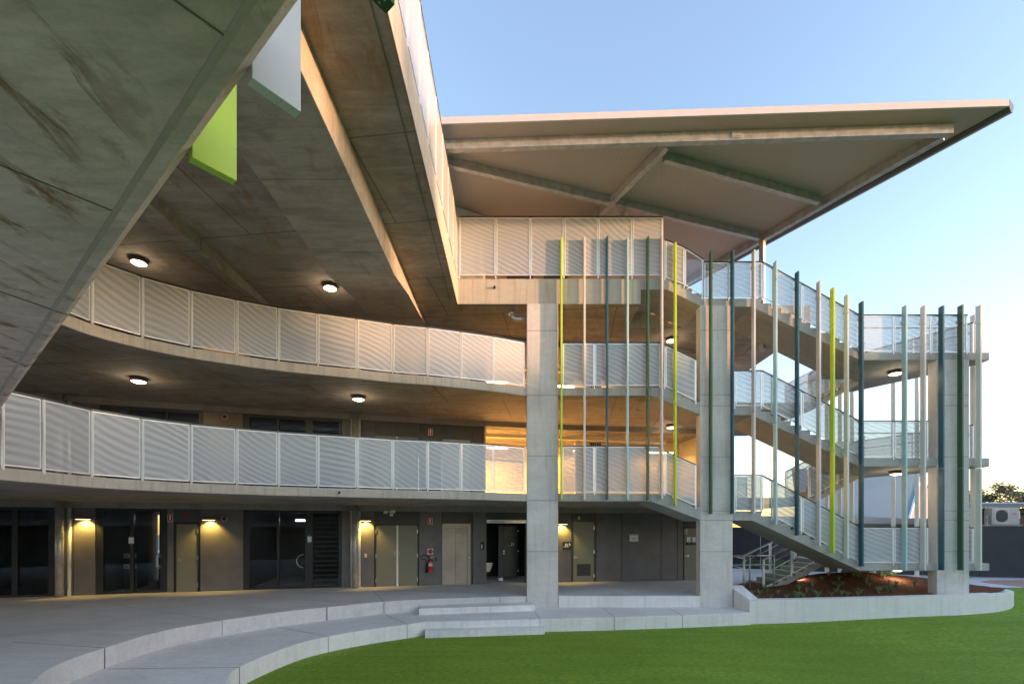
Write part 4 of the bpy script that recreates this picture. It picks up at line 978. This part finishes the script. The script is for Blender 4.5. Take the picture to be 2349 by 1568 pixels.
notice(382, 1007, 'pale notice behind the first floor mesh at left', 10, 12, tapes=False); notice(511, 1008, 'wide pale notice behind the first floor mesh under the sounder', 19, 13, tapes=False); notice(710, 1018, 'pale notice behind the first floor mesh beside the louvres', 9, 13, tapes=False)

# ================================================================== HANDRAILS by the ramp
def rails(lab, posts, hs, r=.024, ext=0):
    t = thing('handrail', lab, 'handrail', (posts[0][0], posts[0][1], posts[0][2]), 'tubular handrails behind the middle column')
    for X, Y, z, h in posts: b = MB(); b.tube([(X, Y, z), (X, Y, z + h)], r * 1.15, 10); b.build('post', M['galv'], t)
    for i, h in enumerate(hs):
        b = MB(); b.tube([(X, Y, z + hh - h) for X, Y, z, hh in posts], r, 10); b.build('rail', M['steel'], t)
Yh = 16.9
rails('two-bar steel handrail running right from the middle column', [(RX(1640, Yh), Yh, F, 1.15), (RX(1719, Yh), Yh, F, 1.15), (RX(1775, Yh), Yh, F, 1.15)], (.0, .32))
Yg = 15.7
rails('short steel handrail descending to a post by the planter corner', [(RX(1640, 16.6), 16.6, F, 1.28), (RX(1705, Yg), Yg, F + .1, 1.02)], (.0, .32))

# ================================================================== PLANTER
pl = thing('planter', 'low white concrete planter wall curving round the mulch bed', 'planter', (11, 15, 0))
FRD = [(1719, 14.1, 1376), (1840, 14.17, 1374), (2009, 14.25, 1370), (2120, 14.33, 1367), (2200, 14.5, 1364.5), (2262, 14.85, 1362), (2303, 15.3, 1360), (2325, 15.9, 1357.5)]
FR = [(RX(x, Y), Y) for x, Y, y in FRD] + [(16.75, 16.35), (16.5, 16.75), (15.9, 17.1), (15.0, 17.55), (13.5, 18.5), (11.5, 19.5), (9.6, 20.0)]
FZ = [RZ(y, Y) for x, Y, y in FRD] + [.74, .75, .76, .76, .76, .74, .74]
FRs = spline(FR, 4)
def offs(pts, d):
    out = []
    for i, p in enumerate(pts):
        a = Vector(pts[max(i - 1, 0)]); c = Vector(pts[min(i + 1, len(pts) - 1)]); t_ = (c - a).normalized(); nrm = Vector((-t_.y, t_.x)); out.append((p[0] + nrm.x * d, p[1] + nrm.y * d))
    return out
INN = offs(FRs, .36); b = MB()
vs = []; zt = [FZ[min(i // 4, len(FZ) - 1)] + (FZ[min(i // 4 + 1, len(FZ) - 1)] - FZ[min(i // 4, len(FZ) - 1)]) * (i % 4) / 4 for i in range(len(FRs))]
for i, (o_, q) in enumerate(zip(FRs, INN)):
    lowz = -.02; vs += [(o_[0], o_[1], lowz), (q[0], q[1], lowz), (q[0], q[1], zt[i]), (o_[0], o_[1], zt[i])]
fs = []
for i in range(len(FRs) - 1):
    o = 4 * i
    for a_, c_ in ((0, 1), (1, 2), (2, 3), (3, 0)): fs.append((o + a_, o + c_, o + 4 + c_, o + 4 + a_))
fs.append((0, 3, 2, 1)); o = 4 * (len(FRs) - 1); fs.append((o, o + 1, o + 2, o + 3)); b.add(vs, fs)
b.build('planter_wall', M['planter'], pl, bevel=.012)
b = MB()   # raised left end wall
vs = [(6.93, 14.104, -.02), (7.36, 14.5, -.02), (7.30, 15.35, -.02), (6.86, 15.35, -.02), (6.93, 14.104, .692), (7.36, 14.5, .70), (7.30, 15.35, 1.0), (6.86, 15.35, 1.0)]
b.hexa(vs); b.build('planter_end_wall', M['planter'], pl, bevel=.01)
# mulch mound
def mz(x, y):
    base = .60 + .12 * sm((x - 8) / 5); cx_, cy_ = 12.3, 17.6
    return base + .50 * math.exp(-(((x - cx_) / 3.6) ** 2 + ((y - cy_) / 1.5) ** 2)) + .02 * math.sin(x * 3.1) * math.cos(y * 4.3)
inner = [p for p in INN]; cen = Vector((12.0, 17.0)); b = MB(); rings = 16; bp = offs(FRs, .2) + [(9.2, 19.0), (8.0, 17.6), (7.2, 16.2), (7.1, 15.0)]
vs = []
for k in range(rings + 1):
    for p in bp: x = cen.x + (p[0] - cen.x) * k / rings; y = cen.y + (p[1] - cen.y) * k / rings; vs.append((x, y, mz(x, y) + random.uniform(-.012, .012)))
nb = len(bp); b.add(vs, [(k * nb + i, k * nb + (i + 1) % nb, (k + 1) * nb + (i + 1) % nb, (k + 1) * nb + i) for k in range(rings) for i in range(nb)], 0, True)
so = b.build('mulch', M['mulch']); so['kind'] = 'stuff'; so['label'] = 'red bark mulch filling the planter'; so['category'] = 'mulch'
# tufts
def tuft_mesh(n, h, w=.009, spread=.5, seed=0):
    rnd = random.Random(seed); b = MB()
    for i in range(n):
        a = rnd.uniform(0, 6.283); hh = h * rnd.uniform(.55, 1.1); sp = spread * rnd.uniform(.4, 1.2) * hh; dx, dy = math.cos(a), math.sin(a); px, py = -dy * w, dx * w; vs = []
        for k in range(5):
            t_ = k / 4; x = dx * (.015 + sp * t_ ** 1.6); y = dy * (.015 + sp * t_ ** 1.6); z = hh * (t_ - .35 * t_ ** 3 * (1 + spread)); ww = (1 - t_) ** .7
            vs += [(x + px * ww, y + py * ww, z), (x - px * ww, y - py * ww, z)]
        b.add(vs, [(2 * k, 2 * k + 1, 2 * k + 3, 2 * k + 2) for k in range(4)])
    return b
def fern_mesh(n, h, seed):
    rnd = random.Random(seed); b = MB()
    for i in range(n):
        a = rnd.uniform(0, 6.283); hh = h * rnd.uniform(.7, 1.1); dx, dy = math.cos(a), math.sin(a)
        for k in range(2, 11):
            t_ = k / 10; x = dx * hh * .7 * t_ ** 1.3; y = dy * hh * .7 * t_ ** 1.3; z = hh * (t_ - .45 * t_ ** 3); ll = .11 * (1.15 - t_)
            for s_ in (-1, 1):
                tx, ty = x - dy * s_ * ll + dx * .03, y + dx * s_ * ll + dy * .03
                b.add([(x, y, z), (x + dx * .02, y + dy * .02, z + .004), (tx, ty, z - .015)], [(0, 1, 2)])
        b.tube([(dx * hh * .7 * t_ ** 1.3, dy * hh * .7 * t_ ** 1.3, hh * (t_ - .45 * t_ ** 3)) for t_ in (0, .3, .6, 1)], .004, 4)
    return b
protos = []
for i in range(5):
    m_ = tuft_mesh(30, .30 + .03 * i, spread=.6, seed=i); protos.append(m_)
fp = [fern_mesh(9, .42, 3), fern_mesh(7, .5, 5)]
pos = []
cand = [(x, y) for x, y in zip([7.6, 8.1, 8.5, 9.0, 9.5, 10.1, 10.5, 11.1, 11.6, 12.2, 12.8, 8.7, 9.7, 10.8, 11.9, 12.7, 11.3, 12.0, 13.0, 11.4, 12.3, 10.3, 11.0, 12.9, 13.6, 13.1, 13.8, 14.6, 15.2, 12.5, 14.9, 9.3, 10.9, 12.1, 13.4],
     [14.95, 15.15, 15.0, 15.2, 15.05, 15.3, 15.15, 15.4, 15.3, 15.5, 15.55, 15.8, 15.9, 16.0, 16.1, 16.3, 16.7, 17.0, 16.9, 17.4, 17.5, 17.3, 18.0, 17.5, 17.2, 18.1, 17.9, 16.2, 16.4, 18.3, 16.9, 17.0, 16.4, 16.9, 16.1])]
rnd = random.Random(21)
for _ in range(26):
    x = rnd.uniform(7.9, 13.0); cand.append((x, 14.9 + (x - 7.5) * .04 + rnd.uniform(.0, 2.6)))
tufts = []
for i, (x, y) in enumerate(cand):
    k = i % 5
    if i < 5: o = protos[k].build('grass_tuft', M['grassblade']); tufts.append(o)
    else: o = tufts[k].copy(); C.objects.link(o)
    o.location = (x, y, mz(x, y) - .02); s_ = random.uniform(.75, 1.15); o.scale = (s_, s_, s_); o.rotation_euler = (0, 0, random.uniform(0, 6))
    tag(o, 'small strappy green tuft planted in the red mulch', 'plant', 'strappy tufts in the planter')
ferns = []
for i, (x, y) in enumerate([(11.9, 18.0), (12.5, 17.9), (13.2, 18.2), (10.6, 17.6), (13.4, 17.0)]):
    if i < 2: o = fp[i].build('fern', M['fern']); ferns.append(o)
    else: o = ferns[i % 2].copy(); C.objects.link(o)
    o.location = (x, y, mz(x, y) - .01); o.rotation_euler = (0, 0, i * 1.3)
    tag(o, 'low bright green fern on the crest of the mulch mound', 'plant', 'ferns in the planter')
p = (13.3, 17.95); t = thing('grey_post', 'short grey box post behind the mulch mound under the lamp', 'post', (p[0], p[1], .6))
b = MB(); b.box(p[0] - .17, p[0] + .12, p[1], p[1] + .2, .6, 1.36); b.build('shaft', M['galv'], t); b = MB(); b.box(p[0] + .13, p[0] + .22, p[1], p[1] + .2, .6, 1.42); b.build('trim', M['white'], t)
# leaves and scraps on the turf
b = MB(); rnd = random.Random(3)
for i in range(150):
    x = rnd.uniform(-3, 16); y = rnd.uniform(5, 14.6)
    if rnd.random() < .4 and x > 2: continue
    a = rnd.uniform(0, 3.14); l = rnd.uniform(.008, .03); w = l * .4; z = .004 + turf_z(x, y)
    if -2.4 < x < 7 and y > 12: continue
    if x < -1 and y > 9: continue
    d = (math.cos(a), math.sin(a)); mi = 0 if rnd.random() < .6 else 1
    b.add([(x + d[0] * l, y + d[1] * l, z), (x - d[1] * w, y + d[0] * w, z + .01), (x - d[0] * l, y - d[1] * l, z), (x + d[1] * w, y - d[0] * w, z + .006)], [(0, 1, 2, 3)], mi)
o = b.build('leaf_litter', [paint('pale_leaf', (.5, .5, .42), .8), paint('brown_leaf', (.10, .06, .03), .8)]); o['kind'] = 'stuff'; o['label'] = 'tiny leaves and scraps scattered over the turf'; o['category'] = 'litter'

# ================================================================== BACKGROUND
hp = [(4, 30.4), (9, 27.8), (13, 25.3), (15.4, 23.5), (18.5, 21.8), (20.4, 21.1), (22.6, 20.6), (27, 20.2), (34, 20)]
hf = thing('hoarding_fence', 'tall dark navy site hoarding running behind the stair tower', 'hoarding', (18, 22, F))
for a, c in zip(hp, hp[1:]):
    b = MB(); A = Vector(a); D = Vector(c) - A; k = max(1, round(D.length / 2.4))
    for i in range(k):
        p, q = A + D * i / k, A + D * (i + 1) / k; e_ = (q - p).normalized() * .008; b = MB(); b.bar((p.x + e_.x, p.y + e_.y, F + 1.14), (q.x - e_.x, q.y - e_.y, F + 1.14), .04, 2.2); b.build('board', M['navy'], hf)
b = MB(); rnd = random.Random(5)
for X, Y in ((19.35, 21.40), (22.6, 20.57)):
    for i in range(12): z = F + .2 + rnd.uniform(0, 2); x = X + rnd.uniform(-.06, .06); b.box(x, x + .02, Y - .06, Y - .04, z, z + .02)
b.build('screw', M['white'], hf)
# portable building with air conditioners
pb = thing('site_building', 'low brick building with grey roof edge beyond the hoarding at far right', 'building', (27, 24, 0))
b = MB(); b.prism([(20.0, 22.4), (40, 22.4), (40, 29), (26.8, 29)], 0, 3.75); b.build('wall', M['brick'], pb)
b = MB(); b.hexa([(19.6, 21.7, 3.78), (40.4, 21.0, 3.78), (40.4, 29.6, 4.3), (27.0, 29.6, 4.3), (19.6, 21.7, 3.95), (40.4, 21.0, 4.02), (40.4, 29.6, 4.5), (27.0, 29.6, 4.5)]); b.build('roof', paint('grey_roof_edge', (.17, .19, .22), .5), pb)
b = MB(); b.box(19.9, 40, 22.1, 22.38, 3.55, 3.77); b.build('eave_soffit', M['clad'], pb)
def aircon(X, Y, z, lab, w=1.2, h=.76):
    t = thing('air_conditioner', lab, 'air conditioner', (X, Y, z), 'outdoor air conditioner units')
    b = MB(); b.box(X, X + w, Y, Y + .38, z, z + h); b.build('casing', paint('aircon_casing', (.46, .42, .41), .5), t, bevel=.015)
    cx_, cz_, r = X + w * .35, z + h * .5, h * .36
    b = MB(); b.add([(cx_ + r * math.cos(a), Y - .004, cz_ + r * math.sin(a)) for a in [i * math.pi / 14 for i in range(28)]], [tuple(range(27, -1, -1))]); fo = b.build('fan_opening', M['black'], t)
    b = MB()
    for i in range(13):
        dx = -r + 2 * r * (i + .5) / 13; hz = math.sqrt(max(0, r * r - dx * dx)); b.box(cx_ + dx - .006, cx_ + dx + .006, Y - .018, Y - .008, cz_ - hz, cz_ + hz)
    b.build('grille_bars', M['ink'], fo)
    b = MB(); rr = r * 1.08
    for a_, c_ in (((-rr, -rr), (rr, -rr)), ((rr, -rr), (rr, rr)), ((rr, rr), (-rr, rr)), ((-rr, rr), (-rr, -rr))): b.bar((cx_ + a_[0], Y - .01, cz_ + a_[1]), (cx_ + c_[0], Y - .01, cz_ + c_[1]), .02, .02)
    b.build('grille_frame', M['white'], t)
    b = MB(); b.box(X + w * .75, X + w * .90, Y - .003, Y + .002, z + h * .61, z + h * .65); b.build('badge', M['signred'], t)
    for q in ((X - .12, X - .07, Y + .1, Y + .2, z - .3, z + .4), (X + w + .07, X + w + .12, Y + .1, Y + .2, z - .3, z + .4), (X - .2, X + w + .2, Y + .05, Y + .3, z - .05, z - .01)): b = MB(); b.box(*q); b.build('bracket', M['galv'], t)
    b = MB(); b.tube([(X + w, Y + .2, z + .25), (X + w + .22, Y + .2, z + .3), (X + w + .25, Y + .25, z + .6), (X + w + .25, Y + .7, z + .7)], .03, 8); b.build('pipe', M['white'], t)
aircon(RX(2275, 21.4), 21.4, RZ(1202.5, 21.4), 'air conditioner unit with round fan grille above the hoarding at far right')
aircon(RX(2233, 21.4) - 1.2, 21.4, RZ(1204, 21.4), 'air conditioner unit half hidden beside the right column')
# blue-roofed hall
bh = thing('blue_roof_hall', 'hall with a big blue corrugated roof seen between the fins', 'building', (28, 38, 0))
eL, eR = (19.5, 33, 3.75), (RX(2083, 34), 34, RZ(1190, 34)); rL, rR = (26, 45, 8.6), (RX(2113, 45), 45, 8.3)
b = MB(); b.add([eL, eR, rR, rL] + [(v[0], v[1], v[2] - .12) for v in (eL, eR, rR, rL)], [(0, 1, 2, 3), (7, 6, 5, 4), (0, 4, 5, 1), (1, 5, 6, 2), (2, 6, 7, 3), (3, 7, 4, 0)]); b.build('roof', M['blueroof'], bh)
b = MB(); b.add([(eR[0] - .3, eR[1], .0), (eR[0] - .3, eR[1] + .2, eR[2] - .15), (rR[0] - .3, rR[1], rR[2] - .15), (rR[0] + 3.5, rR[1] + .6, 3.0), (rR[0] + 3.5, rR[1] + .6, 0)], [(0, 1, 2, 3, 4)]); b.build('gable', M['planks'], bh)
b = MB(); b.bar((eR[0] + .05, eR[1], eR[2] - .02), (rR[0] + .05, rR[1], rR[2] - .02), .12, .2); b.build('verge', M['white'], bh)
b = MB(); b.box(18, 28.5, 33.2, 33.4, 0, 3.6); b.build('wall', M['yellowbrick'], bh)
lw = thing('low_annex', 'low annex with a beige roof edge in front of the blue-roofed hall', 'building', (23, 30, 0))
b = MB(); b.box(17.5, 26.6, 30.2, 32.6, 0, 3.25); b.build('wall', M['yellowbrick'], lw)
b = MB(); b.hexa([(17.2, 29.8, 3.28), (27, 29.8, 3.12), (27, 33, 3.3), (17.2, 33, 3.4), (17.2, 29.8, 3.66), (27, 29.8, 3.50), (27, 33, 3.62), (17.2, 33, 3.72)]); b.build('roof', M['beige'], lw)
# trees
def tree(lab, X, Y, h, cr, seed, n=1500, ls=1.0):
    rnd = random.Random(seed); t = thing('gum_tree', lab, 'tree', (X, Y, 0), 'trees beyond the site building')
    b = MB(); b.tube([(X, Y, 0), (X + .2, Y, h * .35), (X - .1, Y, h * .55)], [.28, .2, .15], 8)
    cl = []
    for i in range(15):
        a = rnd.uniform(0, 6.283); rr = cr * rnd.uniform(.15, .95); px, py = X + math.cos(a) * rr, Y + math.sin(a) * rr * .7; pz = h * (.62 + .33 * (1 - (rr / cr) ** 2) * rnd.uniform(.6, 1)) 
        b.tube([(X - .1, Y, h * .5), ((X + px) / 2, (Y + py) / 2, h * .62), (px, py, pz)], [.10, .06, .02], 5); cl.append((px, py, pz, rnd.uniform(.5, 1.0) * cr * .34))
    b.build('trunk', M['bark'], t)
    b = MB()
    for i in range(n):
        px, py, pz, r = rnd.choice(cl); u = Vector((rnd.gauss(0, 1), rnd.gauss(0, 1), rnd.gauss(0, .55))) * r * .55; c_ = Vector((px, py, pz)) + u
        d = Vector((rnd.gauss(0, 1), rnd.gauss(0, 1), rnd.gauss(0, 1))).normalized(); e_ = d.orthogonal().normalized(); s_ = rnd.uniform(.07, .16) * ls
        b.add([c_ + d * s_ * 1.6, c_ + e_ * s_ * .6, c_ - d * s_ * 1.6, c_ - e_ * s_ * .6], [(0, 1, 2, 3)])
    b.build('crown', M['leaf'], t)
tree('gum tree with broad flat crown above the site building', RX(2287, 55), 55, 8.5, 3.9, 1, 3000)
tree('sparse thin gum tree at the right picture edge', RX(2352, 50), 50, 7.2, 1.9, 2, 700)
tree('gum tree glimpsed between the right column and the outer fins', RX(2222, 58), 58, 7.8, 2.2, 3, 1500)
tree('gum tree glimpsed left of the right column', RX(2120, 60), 60, 9.2, 2.6, 4, 1800)
tree('unseen gum tree added to dapple the low sun, nearer the school', 33, -2, 14.2, 3.6, 11, 2600, 1.8)  # out-of-view tree added to break up the sun on the top walkway edge
tree('unseen gum tree added to dapple the low sun, farther from the school', 34, -9, 14.0, 3.8, 12, 2600, 1.8)  # second out-of-view tree, added for the same dappling
# unseen east block added to shade the lower floors; wing closing the courtyard
nb_ = thing('east_sun_blocker', 'unseen block added at far right to keep low sun off the lower floors', 'building', (42, -14, 0))
ux = Vector((SUN_AZ.y * -1, SUN_AZ.x)); c0 = SUN_AZ * 48 + Vector((4, 5))
P = [c0 - ux * 34, c0 + ux * 34, c0 + ux * 34 + SUN_AZ * 9, c0 - ux * 34 + SUN_AZ * 9]
b = MB(); b.prism([tuple(v) for v in P], 0, 10.7); b.build('wall', M['beige'], nb_)
ow = thing('south_wing', 'concrete wing of the school behind the viewpoint', 'building', (-4, -10, 0))
b = MB(); b.box(-30, 8, -26, -18, 0, 6.4); b.build('wall', M['clad'], ow)
b = MB(); b.box(-30, 8.3, -18, -16, 3.2, 3.6); b.build('floor_slab', M['slab'], ow)
